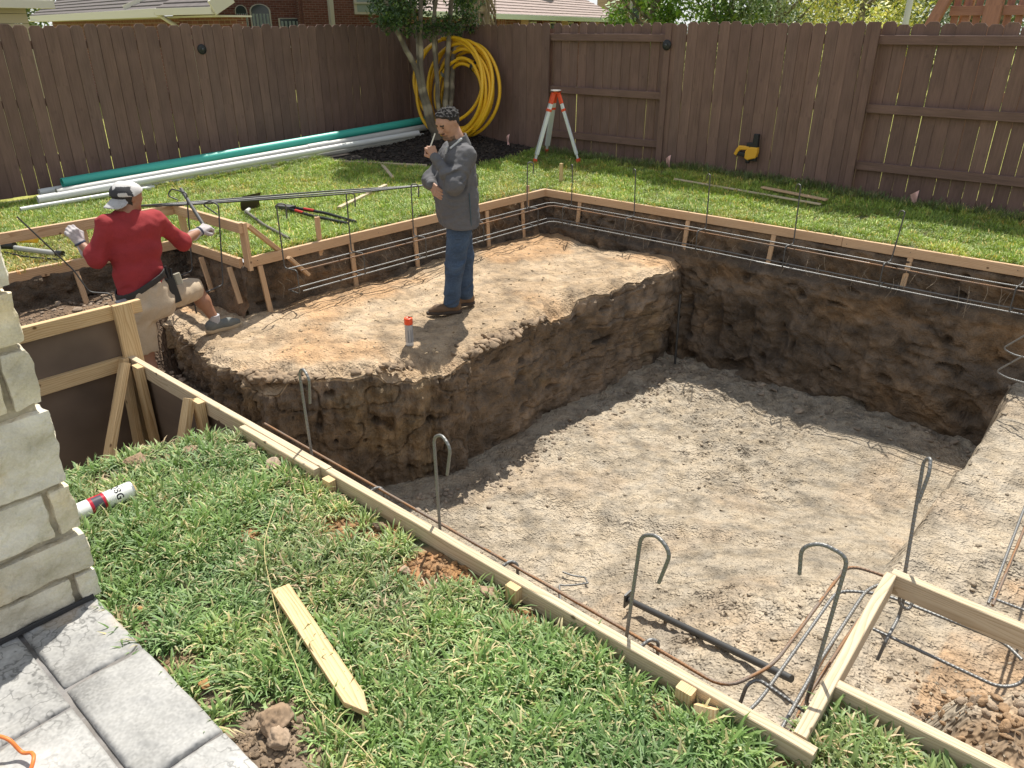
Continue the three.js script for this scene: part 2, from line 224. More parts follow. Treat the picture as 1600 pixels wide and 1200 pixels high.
{
  const ns = 640, nt1 = 130, nt2 = 130, nt = nt1 + nt2, n = innerPts.length - 1, isWall = [];
  const E = [], O = [], IN = [];
  for (let i = 0; i <= ns; i++) { const s = i / ns, p = edgeCurve.getPoint(s), t = edgeCurve.getTangent(s), o = V(-t.z, 0, t.x); const q = Math.min(n - 1, Math.floor(s * n)), f = s * n - q; p.addScaledVector(o, .05 * noise(i * .033, 1, 1) + .03 * noise(i * .11, 2, 1) + .014 * noise(i * .4, 3, 1)); E.push(p); O.push(o); IN.push(V(mix(innerPts[q][0], innerPts[q + 1][0], f), 0, mix(innerPts[q][1], innerPts[q + 1][1], f))); }
  const g = gridGeo(ns, nt, (u, v, i, j) => {
    if (j <= nt1) { const t = Math.pow(j / nt1, .75), p = IN[i].clone().lerp(E[i], t), d = p.distanceTo(E[i]); p.y = benchY(p.x, p.z) - .05 * (1 - sm(d, 0, .12)) - .11 * (1 - sm(d, 0, .42)) * sm(noise(i * .03, 3, 9), .15, .7); return p; }
    const q = (j - nt1) / nt2, p = E[i].clone(), yt = benchY(p.x, p.z) - .05 - .11 * sm(noise(i * .03, 3, 9), .15, .7); p.y = mix(yt, -1.86, q);
    const h = i / ns * 9, out = .02 * sm(q, 0, .06) - .09 * q + fbm(h * 1.2, p.y * 2.2, 61, 3) * .09 * sm(q, 0, .2) + (ridge(h * 3.2, p.y * 4.5, 64, 4) - .55) * .045 * sm(q, .0, .12) + fbm(h * 13, p.y * 17, 66, 3) * .035 + (ridge(h * 14, p.y * 10, 68, 2) - .5) * .03 + .02 * sm(noise(h * 9, p.y * 12, 67), .3, .7) - .07 * sm(noise(h * 6.5, p.y * 11, 71), .66, .82) * sm(q, .02, .1) - .035 * sm(Math.abs(noise(h * 2.2, p.y * 6.5, 73)), .06, .0) + .08 * sm(q, .8, 1) * (1 + .5 * noise(h * 2.5, 1, 2)); return p.addScaledVector(O[i], out);
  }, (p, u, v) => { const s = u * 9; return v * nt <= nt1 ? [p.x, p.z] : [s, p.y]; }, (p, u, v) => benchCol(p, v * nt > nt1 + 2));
  struct('pool_bench', g, soilMat({ bumpScale: .03 }), 'raised bench of tan earth left standing in the pit');
}
// ----- cut walls -----
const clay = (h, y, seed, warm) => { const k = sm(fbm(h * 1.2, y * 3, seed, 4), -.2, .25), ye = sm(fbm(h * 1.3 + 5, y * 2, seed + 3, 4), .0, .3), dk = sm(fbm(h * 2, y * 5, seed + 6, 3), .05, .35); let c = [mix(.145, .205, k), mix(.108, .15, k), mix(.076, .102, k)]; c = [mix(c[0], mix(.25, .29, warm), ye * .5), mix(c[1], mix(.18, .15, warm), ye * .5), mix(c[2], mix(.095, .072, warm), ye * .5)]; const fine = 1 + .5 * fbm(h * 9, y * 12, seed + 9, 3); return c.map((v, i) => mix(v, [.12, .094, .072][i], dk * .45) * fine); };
function wallStrip(label, poly, prof, seed, warm = 0, amp = 1, teeth = 0) {   // prof: [offset to the pit, y]
  const pts = poly.map(p => V(p[0], 0, p[1])), cum = [0]; for (let i = 1; i < pts.length; i++) cum.push(cum[i - 1] + pts[i].distanceTo(pts[i - 1]));
  const L = cum[cum.length - 1], ns = Math.ceil(L / .019), pl = [0]; for (let i = 1; i < prof.length; i++) pl.push(pl[i - 1] + Math.hypot(prof[i][0] - prof[i - 1][0], prof[i][1] - prof[i - 1][1])); const PL = pl[pl.length - 1], nt = Math.ceil(PL / .017);
  const at = (s) => { let i = 1; while (i < pts.length - 1 && cum[i] < s) i++; const f = (s - cum[i - 1]) / (cum[i] - cum[i - 1]); const t = pts[i].clone().sub(pts[i - 1]).normalize(); return [pts[i - 1].clone().lerp(pts[i], f), V(-t.z, 0, t.x)]; };
  const g = gridGeo(ns, nt, (u, v) => {
    const s = u * L, [p, o] = at(s), d = v * PL; let i = 1; while (i < pl.length - 1 && pl[i] < d) i++; const f = (d - pl[i - 1]) / (pl[i] - pl[i - 1]); const off = mix(prof[i - 1][0], prof[i][0], f), y = mix(prof[i - 1][1], prof[i][1], f), e = sm(v, 0, .06);
    let w = (fbm(s * 1.2, y * 2.4, seed + 20, 3) * .10 + (ridge(s * 2.6, y * 4.2, seed + 22, 4) - .55) * .05 + fbm(s * 13, y * 17, seed + 24, 3) * .04 + (ridge(s * 14, y * 10, seed + 26, 2) - .5) * .03 + .02 * sm(noise(s * 10, y * 14, seed + 25), .3, .7) + .08 * sm(noise(s * 6.5, y * 11, seed + 31), .66, .82) + .03 * sm(Math.abs(noise(s * 2.2, y * 6.5, seed + 33)), .06, .0)) * e * amp;
    if (teeth) { const z = sm(-y, .75, .95) * (1 - sm(-y, 1.35, 1.6)) * sm(noise(s * .7, 3, seed), -.3, .3); w += z * .06 * sm(Math.sin(s * 16 + noise(s, y, 3) * 2.4), .2, .9); w += .14 * sm(noise(s * 4.2, y * 5, seed + 30), .55, .8) * sm(-y, 1.2, 1.4); }
    p.y = y + fbm(s * 5, y * 5, seed + 27, 3) * .05 * e * amp; return p.addScaledVector(o, off + w);
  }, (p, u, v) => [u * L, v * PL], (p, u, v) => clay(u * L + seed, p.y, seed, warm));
  return struct('dug_earth_wall', g, soilMat({ bumpScale: .03 }), label);
}
wallStrip('dark dug earth wall under the long rear form board', [[1.7, -7.66], [-6.3, -7.66]], [[-.06, -.06], [.0, -.12], [.0, -.36], [.05, -.42], [.13, -.44], [.15, -.52], [.13, -1.1], [.17, -1.82]].map(p => [-p[0], p[1]]), 100, .4, 1, 1);
wallStrip('low earth wall under the side form board by the bench', [[-6.14, -7.8], [-6.14, -3.34]], [[-.04, -.06], [0, -.12], [.02, -.42], [.1, -.62]].map(p => [-p[0], p[1]]), 140, .5, .6);
wallStrip('short earth wall under the jogged form board', [[-6.05, -3.38], [-7.3, -3.38]], [[-.04, -.06], [0, -.1], [.04, -.4], [.14, -.62]].map(p => [-p[0], p[1]]), 160, .8, .6);
wallStrip('earth wall of the raised corner trench', [[-7.2, -3.5], [-7.2, .3]], [[-.04, -.06], [0, -.1], [.05, -.32], [.2, -.5]].map(p => [-p[0], p[1]]), 180, .9, .7);
wallStrip('earth wall under the front form board', [[-3.25, -1.74], [-.36, -1.74], [-.36, -1.98], [1.7, -1.98]], [[-.05, -.08], [0, -.12], [.03, -1.0], [.05, -1.5]].map(p => [-p[0], p[1]]), 200, .3, .35);
wallStrip('raw earth side of the trench beside the lawn', [[-3.64, .3], [-3.6, -.9], [-3.57, -1.1], [-3.52, -1.32], [-3.44, -1.47], [-3.33, -1.6], [-3.15, -1.72]], [[-.1, -.075], [.0, -.09], [.03, -.2], [.05, -1.5]].map(p => [-p[0], p[1]]), 220, .4, .5);
wallStrip('earth wall closing the pit by the right ledge', [[1.64, -1.9], [1.64, -7.8]], [[-.05, -.05], [0, -.1], [.04, -1.6]].map(p => [-p[0], p[1]]), 240, .3, .6);
wallStrip('earth end wall of the raised corner trench', [[-7.3, .24], [-3.6, .24]], [[-.05, -.05], [0, -.1], [.04, -1.5]].map(p => [-p[0], p[1]]), 260, .3, .6);

// ----- loose soil -----
function clodGeo(seed, r = 1, det = 3) {                // broken lump: a faceted solid with crumbled faces
  const rg = rng(Math.round(seed * 1000) + 7), pl = []; for (let i = 0; i < 16; i++) { const u = rg() * 2 - 1, a = rg() * 6.283, q = Math.sqrt(1 - u * u); pl.push([Math.cos(a) * q, u, Math.sin(a) * q, .62 + .38 * rg()]); }
  let g = new THREE.IcosahedronGeometry(1, det); g.deleteAttribute('normal'); g.deleteAttribute('uv'); g = mergeVertices(g, 1e-4); const p = g.attributes.position, U = new Float32Array(p.count * 2);
  for (let i = 0; i < p.count; i++) { const x = p.getX(i), y = p.getY(i), z = p.getZ(i); let k = 1.15; for (const [a, b, c, d] of pl) { const t = x * a + y * b + z * c; if (t > .1) k = Math.min(k, d / t); } k *= 1 + .16 * fbm(x * 3 + seed, y * 3, z * 3, 4) + (det > 3 ? .07 * noise(x * 13, y * 13, z * 13 + seed) : 0); p.setXYZ(i, x * k * r * 1.1, y * k * r * .72, z * k * r * .92); U[i * 2] = x * .1 * Math.min(1, r * 10) + seed; U[i * 2 + 1] = (z + y) * .1 * Math.min(1, r * 10); }
  g.setAttribute('uv', new THREE.BufferAttribute(U, 2)); g.computeVertexNormals(); return g;
}
const clodGeos = [1, 5, 9].map(s => clodGeo(s * 3.7, 1, 2));
const clodMat = mat({ map: soilTex, bumpMap: soilBump, bumpScale: .004, roughness: 1 });
function scatter(name, label, list) {                   // list of [x,y,z,size,color]
  clodGeos.forEach((g, k) => { const l = list.filter((_, i) => i % 3 === k), im = new THREE.InstancedMesh(g, clodMat, l.length), m = new THREE.Matrix4(), q = new THREE.Quaternion(), e = new THREE.Euler(); l.forEach((c, i) => { e.set(rr(-.5, .5), rr(0, 6.3), rr(-.5, .5)); q.setFromEuler(e); const s = c[3]; m.compose(V(c[0], c[1] + s * .25, c[2]), q, V(s * rr(.7, 1.4), s * rr(.6, 1.1), s * rr(.7, 1.3))); im.setMatrixAt(i, m); im.setColorAt(i, lin(...c[4])); }); im.name = numbered(name); im.castShadow = im.receiveShadow = true; im.userData = { kind: 'stuff', label }; scene.add(im); });
}
{
  const pale = [.45, .36, .27], dark = [.34, .26, .19], ora = [.4, .24, .12], v = (c, f) => c.map(x => x * f), L1 = [], L2 = [], L3 = [];
  for (let i = 0; i < 16000; i++) { const x = rr(-4.3, 1.2), z = rr(-7.3, -1.9), n = fbm(x * .9, z * .9, 12, 3); if (R() > .12 + 1.6 * sm(n, 0, .4)) continue; const s = .004 + .016 * Math.pow(R(), 6); L1.push([x, floorY(x, z), z, s, v([.47, .39, .29], rr(.8, 1.12))]); }
  for (let i = 0; i < 1500; i++) { const s0 = R(), p = edgeCurve.getPoint(s0), t = edgeCurve.getTangent(s0), d = .22 + Math.abs(rr(-.4, .4) * R()); const x = p.x - t.z * d, z = p.z + t.x * d; L2.push([x, floorY(x, z), z, .005 + .022 * Math.pow(R(), 4), v(pale, rr(.65, .95))]); }
  for (let i = 0; i < 500; i++) { const x = rr(-5, 1.2), d = Math.abs(rr(-.5, .5) * R()), z = -7.4 + d; L2.push([x, floorY(x, z), z, .006 + .03 * Math.pow(R(), 4), v(pale, rr(.7, 1.0))]); }
  for (let i = 0; i < 2600; i++) { const x = rr(-.3, .7), z = rr(-3.3, -2); if (floorY(x, z, false) < -.78 && R() > .25) continue; L3.push([x, floorY(x, z), z, .004 + .017 * Math.pow(R(), 3), v(R() < .6 ? [.38, .245, .14] : [.36, .27, .19], rr(.85, 1.05))]); }
  for (let i = 0; i < 900; i++) { const x = rr(-7.15, -6.0), z = rr(-3.3, 0); L2.push([x, floorY(x, z), z, .006 + .03 * Math.pow(R(), 3), v(dark, rr(.6, 1.3))]); }
  const BT = []; for (let i = 0; i < 1500; i++) { const x = rr(-6.1, -4.15), z = rr(-7.5, -2.9); if (inPoly(x, z, edgePts.map(p => p).concat(innerPts.slice().reverse()))) BT.push([x, benchY(x, z), z, .003 + .012 * Math.pow(R(), 6), v([.5, .38, .24], rr(.75, 1.1))]); }
  for (const [s, dx, n] of [[.72, .1, 160], [.76, .12, 200], [.42, .08, 160], [.45, .08, 120], [.56, .06, 60]]) { const p = edgeCurve.getPoint(s); for (let i = 0; i < n; i++) { const q = edgeCurve.getPoint(clamp(s + rr(-.035, .035), 0, 1)); const x = q.x + rr(-1.6, .5) * dx, z = q.z + rr(-.6, .6) * dx; BT.push([x, benchY(x, z) - .05, z, .008 + .045 * Math.pow(R(), 2.2), v([.40, .29, .19], rr(.55, 1))]); } }
  scatter('loose_soil', 'loose crumbs of pale soil on the pit floor', L1); scatter('fallen_soil', 'crumbled soil along the foot of the dug walls', L2); scatter('mound_soil', 'clods on the orange soil mound by the box form', L3); scatter('bench_soil', 'crumbs and broken clods of soil on the bench', BT);
  const MU = []; for (let i = 0; i < 2600; i++) { const x = rr(-10.2, -7.6), z = rr(-9.3, -7.3); if (inMulch(x, z)) MU.push([x, lawnY(x, z), z, rr(.012, .035), v([.035, .026, .02], rr(.5, 1.8))]); }
  scatter('mulch', 'black shredded mulch round the tree', MU);
}
{ // thin roots hanging from the cut walls
  const rootM = mat({ color: lin(.30, .24, .17), roughness: 1 }); const gs = [];
  for (let i = 0; i < 70; i++) { const x = rr(-5.8, 0), y = rr(-.16, -.35), z = -7.6 + rr(0, .05), l = rr(.05, .22); gs.push(sweep(smoothPts([V(x, y, z), V(x + rr(-.03, .03), y - l * .4, z + rr(.02, .09)), V(x + rr(-.05, .05), y - l, z + rr(.03, .1))], 6), .0022, 4)); }
  for (let i = 0; i < 40; i++) { const z = rr(-7.4, -3.6), y = rr(-.14, -.3), l = rr(.04, .15), x = -6.1; gs.push(sweep(smoothPts([V(x, y, z), V(x + rr(.02, .07), y - l * .4, z + rr(-.03, .03)), V(x + rr(.03, .1), y - l, z + rr(-.05, .05))], 6), .002, 4)); }
  const m = one('hanging_roots', mergeGeometries(gs), rootM, 'thin pale roots hanging from the cut soil edge', 'roots'); m.userData.kind = 'stuff'; delete m.userData.category;
}
// ================= GRASS =================
function tuftGeo(seed, n, rad, len, wid, lean, straw) {
  const r = rng(seed), P = [], N = [], C = [], I = [];
  for (let b = 0; b < n; b++) {
    const a = r() * 6.283, d = Math.sqrt(r()) * rad, bx = Math.cos(a) * d, bz = Math.sin(a) * d, az = a + (r() - .5) * 3, L = len * (.55 + .75 * r()), w = wid * (.7 + .6 * r()), ln = lean * (.35 + .9 * r()), dx = Math.cos(az), dz = Math.sin(az), dry = r() < straw;
    const g = .75 + .55 * r(), q = r(), c = dry ? [.44 * g, .37 * g, .2 * g] : q < .3 ? [.27 * g, .36 * g, .125 * g] : q < .65 ? [.19 * g, .285 * g, .085 * g] : [.125 * g, .215 * g, .055 * g], k0 = P.length / 3, S = [0, .38, .74, 1], W = [.7, 1, .72, .05];
    for (let i = 0; i < 4; i++) { const t = S[i], out = L * Math.sin(ln * t) * t, h = L * t * Math.cos(ln * t * .9), x = bx + dx * out, z = bz + dz * out, ww = w * W[i] * .5; for (const s of [-1, 1]) { P.push(x - dz * ww * s, Math.max(.001, h), z + dx * ww * s); const e = s * .35; N.push(-dx * .35 - dz * e, .86, -dz * .35 + dx * e); C.push(...c); } }
    for (let i = 0; i < 3; i++) { const k = k0 + i * 2; I.push(k, k + 1, k + 2, k + 1, k + 3, k + 2); }
  }
  const g = new THREE.BufferGeometry(); g.setAttribute('position', new THREE.Float32BufferAttribute(P, 3)); g.setAttribute('color', new THREE.Float32BufferAttribute(C, 3)); g.setIndex(I); g.computeVertexNormals(); return g;
}
const grassMat = new THREE.MeshPhysicalMaterial({ vertexColors: true, roughness: .58, transmission: .4, thickness: 0, side: THREE.DoubleSide });
function lawn(name, label, geos, area, n, dens, tint) {
  const lists = geos.map(() => []);
  for (let i = 0; i < n; i++) { const x = rr(area[0], area[1]), z = rr(area[2], area[3]); if (inPoly(x, z, pit)) continue; const d = dens(x, z); if (R() > d) continue; lists[Math.floor(R() * geos.length)].push([x, z, d]); }
  geos.forEach((g, k) => { const l = lists[k], im = new THREE.InstancedMesh(g, grassMat, l.length), m = new THREE.Matrix4(), q = new THREE.Quaternion(), e = new THREE.Euler(); l.forEach(([x, z, d], i) => { e.set(rr(-.15, .15), rr(0, 6.28), rr(-.15, .15)); q.setFromEuler(e); const s = rr(.7, 1.2) * (.6 + .4 * d); m.compose(V(x, lawnY(x, z) - .004, z), q, V(s, s * rr(.75, 1.15), s)); im.setMatrixAt(i, m); im.setColorAt(i, lin(...tint(x, z))); }); im.name = numbered(name); im.receiveShadow = im.castShadow = true; im.userData = { kind: 'stuff', label }; scene.add(im); });
}
{
  const near = [1, 2, 3, 4].map(s => tuftGeo(s * 77, 15, .038, .07, .0085, [1.0, 1.3, 1.5, 1.2][s - 1], [.03, .06, .14, .05][s - 1]));
  const pillarOr = (x, z) => z > -.635 && x < 1.5;
  lawn('near_grass', 'broad bladed pale green turf of the near lawn', near, [-3.62, .75, -1.98, -.6], 11500, (x, z) => { if (pillarOr(x, z)) return 0; if (x > -.4 ? z < -1.92 : z < -1.635) return 0; if (x > -3.12 && x < -2.55 && z > -.68) return 0; if (x > -.42 && x < -.36) return .1; if (x > -.36 && z < -1.72) return 1; { const t = clamp(((x + 2.09) * .68 + (z + 1.1) * .155) / .4864, 0, 1); if (Math.hypot(x + 2.09 - .68 * t, z + 1.1 - .155 * t) < .045) return 0; } if (Math.abs(x + 3.175) < .05 && z > -1.06) return 0; return (1 - bareAt(x, z)) * (.55 + .5 * sm(fbm(x * 4, z * 4, 4, 3), -.35, .15)); }, (x, z) => { const a = fbm(x * 2.3, z * 2.3, 6, 3), b = fbm(x * 7, z * 7, 16, 2), y = sm(fbm(x * 3.1, z * 3.1, 26, 3), .05, .35); return [1.28 + a * .45 + b * .3 + y * .35, 1.33 + a * .35 + b * .25 + y * .1, 1.25 + a * .4 + y * .3]; });
  const far = [1, 2, 3].map(s => tuftGeo(s * 131, 22, .06, .062, .0075, .95, .1));
  const inBeds = (x, z) => inMulch(x, z);
  lawn('far_grass', 'bright green mown lawn round the pit', far, [-10.3, .9, -9.3, -1.0], 62000, (x, z) => { if (z > -7.72 && x > -6.18) return 0; if (inBeds(x, z)) return 0; if (x < -7.2 && z > -1.3) return .5; let d = 1 - .4 * sm(fbm(x * 2.1, z * 2.1, 46, 3), .1, .35); if (x > -8.2 && x < -7.2 && z > -2.9) d *= .45; return d; }, (x, z) => { const a = fbm(x * .9, z * .9, 6, 3), b = fbm(x * 5, z * 5, 16, 2), y = sm(fbm(x * 1.4, z * 1.4, 26, 3), .08, .34) * .8 + (x > -8.4 && x < -7.15 && z > -2.9 ? .9 : 0); return [1.85 + a * .55 + b * .4 + y * .5, 1.68 + a * .4 + b * .3 + y * .08, .95 + a * .3 + y * .25]; });
  lawn('verge_grass', 'shaggy grass fringe along the foot of the fences', [tuftGeo(991, 14, .05, .11, .006, .7, .3)], [-10.32, .9, -9.34, -9.1], 1400, (x, z) => inBeds(x, z) ? 0 : .8, () => [.8, .8, .7]);
}

// ================= FENCES =================
const pickG = (h, w) => { const c = .03, s = new THREE.Shape([[-w / 2, 0], [w / 2, 0], [w / 2, h - c], [w / 2 - c, h], [-w / 2 + c, h], [-w / 2, h - c]].map(p => new THREE.Vector2(...p))); const g = new THREE.ExtrudeGeometry(s, { depth: .016, bevelEnabled: true, bevelSize: .0015, bevelThickness: .0015, bevelSegments: 1, steps: 1 }); g.translate(0, 0, -.008); const u = g.attributes.uv, p = g.attributes.position; for (let i = 0; i < u.count; i++) u.setXY(i, p.getY(i) + w * 931, p.getX(i) + .07); return g; };
const pickGeos = [pickG(1.845, .1405), pickG(1.865, .139), pickG(1.85, .1425), pickG(1.87, .1385)], pickNarrow = [pickG(1.845, .1345), pickG(1.86, .1365), pickG(1.85, .1385), pickG(1.855, .1355)];
function picket(parent, x, z, y, turn, mats) { const m = mesh('picket', (mats === fenceMats ? pickGeos : pickNarrow)[Math.floor(R() * 4)], mats[Math.floor(R() * 6)], parent); m.position.set(x, y, z); m.rotation.set(0, turn, rr(-.003, .003)); m.rotation.x = rr(-.003, .003); return m; }
{
  const f = thing('wooden_fence', 'brown painted picket fence running behind the long pipes', 'fence');
  for (let z = .6, k = 0; z > -9.40; z -= .151, k++) picket(f, -10.4 + rr(-.003, .003), z + rr(-.004, .004), 1.905 - 1.87 + rr(-.012, .008) - .0, Math.PI / 2, fenceMats);
  for (const y of [.42, 1.06, 1.68]) mesh('rail', board(V(-10.44, y, .7), V(-10.44, y, -9.4), .089, .038), fenceMats[1], f);
  for (let z = .5; z > -9.5; z -= 2.4) mesh('post', board(V(-10.5, -.1, z), V(-10.5, 1.86, z), .09, .09, V(0, 0, 1)), fenceMats[0], f);
  settle(f);
  const g = thing('wooden_fence', 'brown painted rear fence with exposed rails in alternate bays', 'fence');
  const bays = [[-10.4, -7.42, 0], [-7.42, -5.5, 1], [-5.5, -2.9, 0], [-2.9, -.45, 1], [-.45, 2.0, 0]];
  bays.forEach(([a, b, back], k) => {
    const zf = back ? -9.46 : -9.36, zr = -9.415, n = Math.round((b - a) / .1445), w = (b - a) / n;
    for (let i = 0; i < n; i++) { const x = a + (i + .5) * w; if (k === 0 && x < -10.39) continue; picket(g, x + rr(-.002, .002), zf + rr(-.002, .002), lawnY(x, -9.36) > .1 ? .06 + rr(-.012, .01) : .045 + rr(-.012, .01), rr(-.006, .006), fenceLight); }
    for (const y of [.42, 1.04, 1.74]) mesh('rail', board(V(a + .002, y, zr), V(b - .002, y, zr), .092, .05), fenceLight[1], g);
    if (back) mesh('kickboard', board(V(a + .01, .1, zf - .03), V(b - .01, .1, zf - .03), .14, .02), fenceLight[0], g);
    mesh('post', board(V(b - .04, -.1, -9.50), V(b - .04, 1.85, -9.50), .09, .06, V(0, 0, 1)), fenceLight[2], g);
  });
  for (const x of [-5.47, -2.93]) mesh('trim_board', board(V(x, .07, -9.335), V(x, 1.915, -9.335), .09, .018, V(1, 0, 0)), fenceLight[1], g);
  settle(g);
}
const blackP = plastic(.012, .013, .015, .5), greyP = plastic(.22, .22, .22, .5);
function disc(p, n, label) { const t = thing('fence_light', label, 'light', 'round black fence discs', p); const q = new THREE.Quaternion().setFromUnitVectors(V(0, 1, 0), n); const a = mesh('housing', new THREE.LatheGeometry([[0, 0], [.062, 0], [.064, .01], [.055, .024], [.03, .03], [0, .031]].map(v => new THREE.Vector2(...v)), 24), blackP, t); a.quaternion.copy(q); const b = mesh('lens', new THREE.LatheGeometry([[0, .031], [.022, .032], [.018, .038], [0, .04]].map(v => new THREE.Vector2(...v)), 16), plastic(.05, .055, .06, .2), t); b.quaternion.copy(q); }
disc(V(-10.39, 1.6, -5.62), V(1, 0, 0), 'round black disc light screwed to the fence above the pipes');
disc(V(-5.47, 1.66, -9.325), V(0, 0, 1), 'round black disc light on the rear fence beside the tripod bay');

const ORD = ['first', 'second', 'third', 'fourth', 'fifth', 'sixth', 'seventh'];
// ================= FORM BOARDS =================
const nailM = mat({ color: lin(.08, .075, .07), metalness: .6, roughness: .5 });
function lumber(name, label, cat, a, b, h, w, m, group, up) { return settleMesh(one(name, board(a, b, h, w, up || V(0, 1, 0)), m, label, cat, group)); }
function nails(t, list, n) { for (const p of list) { const g = new THREE.CylinderGeometry(.004, .004, .003, 8); g.applyQuaternion(new THREE.Quaternion().setFromUnitVectors(V(0, 1, 0), n)); g.translate(p.x, p.y, p.z); mesh('nail', g, nailM, t); } }
{
  // rear form: two boards end to end with stakes
  const t = thing('form_board', 'long pine form board along the rear edge of the pit', 'form board');
  mesh('plank', board(V(-6.09, -.045, -7.66), V(-2.35, -.045, -7.66), .09, .038), pineWarm, t); mesh('plank', board(V(-2.345, -.047, -7.66), V(1.7, -.047, -7.66), .09, .038), pineWarm, t);
  nails(t, [V(-5.3, -.04, -7.64), V(-2.4, -.03, -7.64), V(-2.3, -.06, -7.64), V(-1.72, -.04, -7.64), V(-.85, -.04, -7.64)], V(0, 0, 1)); settle(t);
  [-5.55, -4.05, -3.05, -1.72, -.1].forEach((x, k) => lumber('form_stake', 'short pine stake under the rear form board, ' + ORD[k] + ' from the far corner', 'stake', V(x, -.52, -7.61 + .0), V(x + .01, -.094, -7.655), .05, .022, pineWarm, 'stakes under the rear form board', V(1, 0, 0)));
  // side form
  const s = thing('form_board', 'pine form board along the bench side of the pit', 'form board');
  mesh('plank', board(V(-6.1, -.045, -3.40), V(-6.1, -.045, -7.68), .09, .038), pineWarm, s); nails(s, [V(-6.079, -.04, -3.5), V(-6.079, -.03, -3.95), V(-6.079, -.05, -4.9), V(-6.079, -.04, -6.3)], V(1, 0, 0)); settle(s);
  [-3.52, -4.55, -5.4, -6.55, -7.2].forEach((z, k) => lumber('form_stake', 'thin pine stake under the side form board, ' + ORD[k] + ' from the raised corner', 'stake', V(-6.06 + (z > -4 ? .05 : 0), -.55, z), V(-6.09, -.094, z), .05, .022, pineWarm, 'stakes under the side form board', V(0, 0, 1)));
  lumber('form_stake', 'upright pine stake rising above the side form board', 'stake', V(-6.14, -.2, -4.22), V(-6.14, .22, -4.22), .05, .025, pineWarm, null, V(0, 0, 1));
  lumber('form_stake', 'low pine stake at the far corner of the forms', 'stake', V(-6.13, -.2, -7.35), V(-6.13, .08, -7.35), .045, .025, pineWarm, null, V(0, 0, 1));
  // jog, low tier
  const j = thing('form_board', 'low pine form boards turning the corner behind the man in red', 'form board');
  mesh('plank', board(V(-7.2, -.045, -3.36), V(-6.122, -.045, -3.36), .09, .038), pineWarm, j); mesh('plank', board(V(-7.2, -.045, -3.335), V(-7.2, -.045, .1), .09, .038), pineWarm, j);
  nails(j, [V(-7.178, -.03, -2.3), V(-7.178, -.04, -3.1), V(-6.3, -.04, -3.339)], V(.7, 0, .7)); settle(j);
  [[-7.15, -2.35], [-7.15, -2.95], [-6.75, -3.31], [-6.25, -3.31]].forEach(([x, z], k) => lumber('form_stake', 'slanted pine stake under the low corner boards, ' + ORD[k] + ' from the stone column', 'stake', V(x + .14, -.40, z + .02), V(x, -.094, z), .045, .022, pineWarm, 'stakes under the low corner boards', V(0, 0, 1)));
  // raised tier
  const u = thing('raised_form', 'raised pine form boards on posts behind the man in red', 'form board');
  mesh('plank', board(V(-7.2, .285, -3.36), V(-6.03, .285, -3.36), .09, .038), pineWarm, u); mesh('plank', board(V(-7.2, .285, -3.335), V(-7.2, .285, .1), .09, .038), pineWarm, u);
  for (const [x, z] of [[-7.17, -3.40], [-6.06, -3.395]]) mesh('post', board(V(x, -.1, z), V(x, .325, z), .089, .036, V(1, 0, 0)), pineWarm, u);
  mesh('post', board(V(-7.24, -.1, -2.5), V(-7.24, .32, -2.5), .089, .036, V(0, 0, 1)), pineWarm, u); mesh('post', board(V(-7.24, -.1, -1.75), V(-7.24, .32, -1.75), .089, .036, V(0, 0, 1)), pineWarm, u);
  mesh('brace', board(V(-6.05, .30, -3.43), V(-6.13, -.03, -3.78), .07, .036, V(1, 0, 0)), pineWarm, u); mesh('brace', board(V(-6.02, -.06, -3.78), V(-5.99, -.26, -3.95), .06, .03, V(1, 0, 0)), pineWarm, u); settle(u);
  // near form on the lawn
  const n = thing('form_board', 'long pale pine form board along the near lawn', 'form board');
  mesh('plank', board(V(-4.69, -.045, -1.715), V(-2.62, -.045, -1.715), .09, .038), pinePale, n); mesh('plank', board(V(-2.615, -.046, -1.711), V(-.33, -.046, -1.69), .09, .038), pinePale, n);
  mesh('splice', board(V(-3.3, -.045, -1.676), V(-2.66, -.045, -1.676), .088, .036), pinePale, n); settle(n);
  [[-2.56, -1.668, -.012], [-1.44, -1.667, -.008], [-.72, -1.652, -.002]].forEach(([x, z, y1], k) => lumber('form_stake', 'stubby stake outside the lawn form board, ' + ORD[k] + ' from the kickers', 'stake', V(x, -.3, z), V(x, y1, z), .055, .038, pineFresh, 'stakes outside the lawn form board', V(1, 0, 0)));
  lumber('form_stake', 'leaning pine stake end propping the lawn form board', 'stake', V(-.56, -.28, -1.48), V(-.645, -.02, -1.645), .07, .036, pineFresh, null, V(1, 0, 0));
  // lower panel of the near form
  const hb = tex(256, 256, (a, b) => { const q = fbm(a * 6, b * 6, 2, 4, 6), d = fbm(a * 3, b * 3, 5, 3, 3); return [.15 + q * .07 + d * .06, .108 + q * .052 + d * .045, .078 + q * .038 + d * .03]; }, true, [.7, .7]);
  const hard = mat({ map: hb, roughness: .7 });
  const p = thing('hardboard_form', 'dark hardboard form wall below the lawn board with pine studs', 'form wall');
  mesh('panel', box(-4.67, -3.05, -1.25, -.095, -1.722, -1.714), hard, p);
  for (const x of [-4.46, -3.74]) mesh('stud', board(V(x, -1.2, -1.672), V(x, .0, -1.672), .038, .08, V(0, 0, 1)), pineFresh, p);
  mesh('bottom_plate', board(V(-4.6, -1.2, -1.66), V(-3.1, -1.2, -1.66), .09, .036), pineFresh, p); settle(p);
  lumber('kicker', 'long pine kicker leaning from the form corner into the trench', 'brace', V(-4.2, -.95, -1.08), V(-4.56, .0, -1.64), .075, .038, pineFresh, null, V(1, 0, 0));
  lumber('kicker', 'short pine kicker propping the middle of the hardboard form', 'brace', V(-3.66, -.6, -1.35), V(-3.80, .0, -1.655), .07, .038, pineFresh, null, V(1, 0, 0));
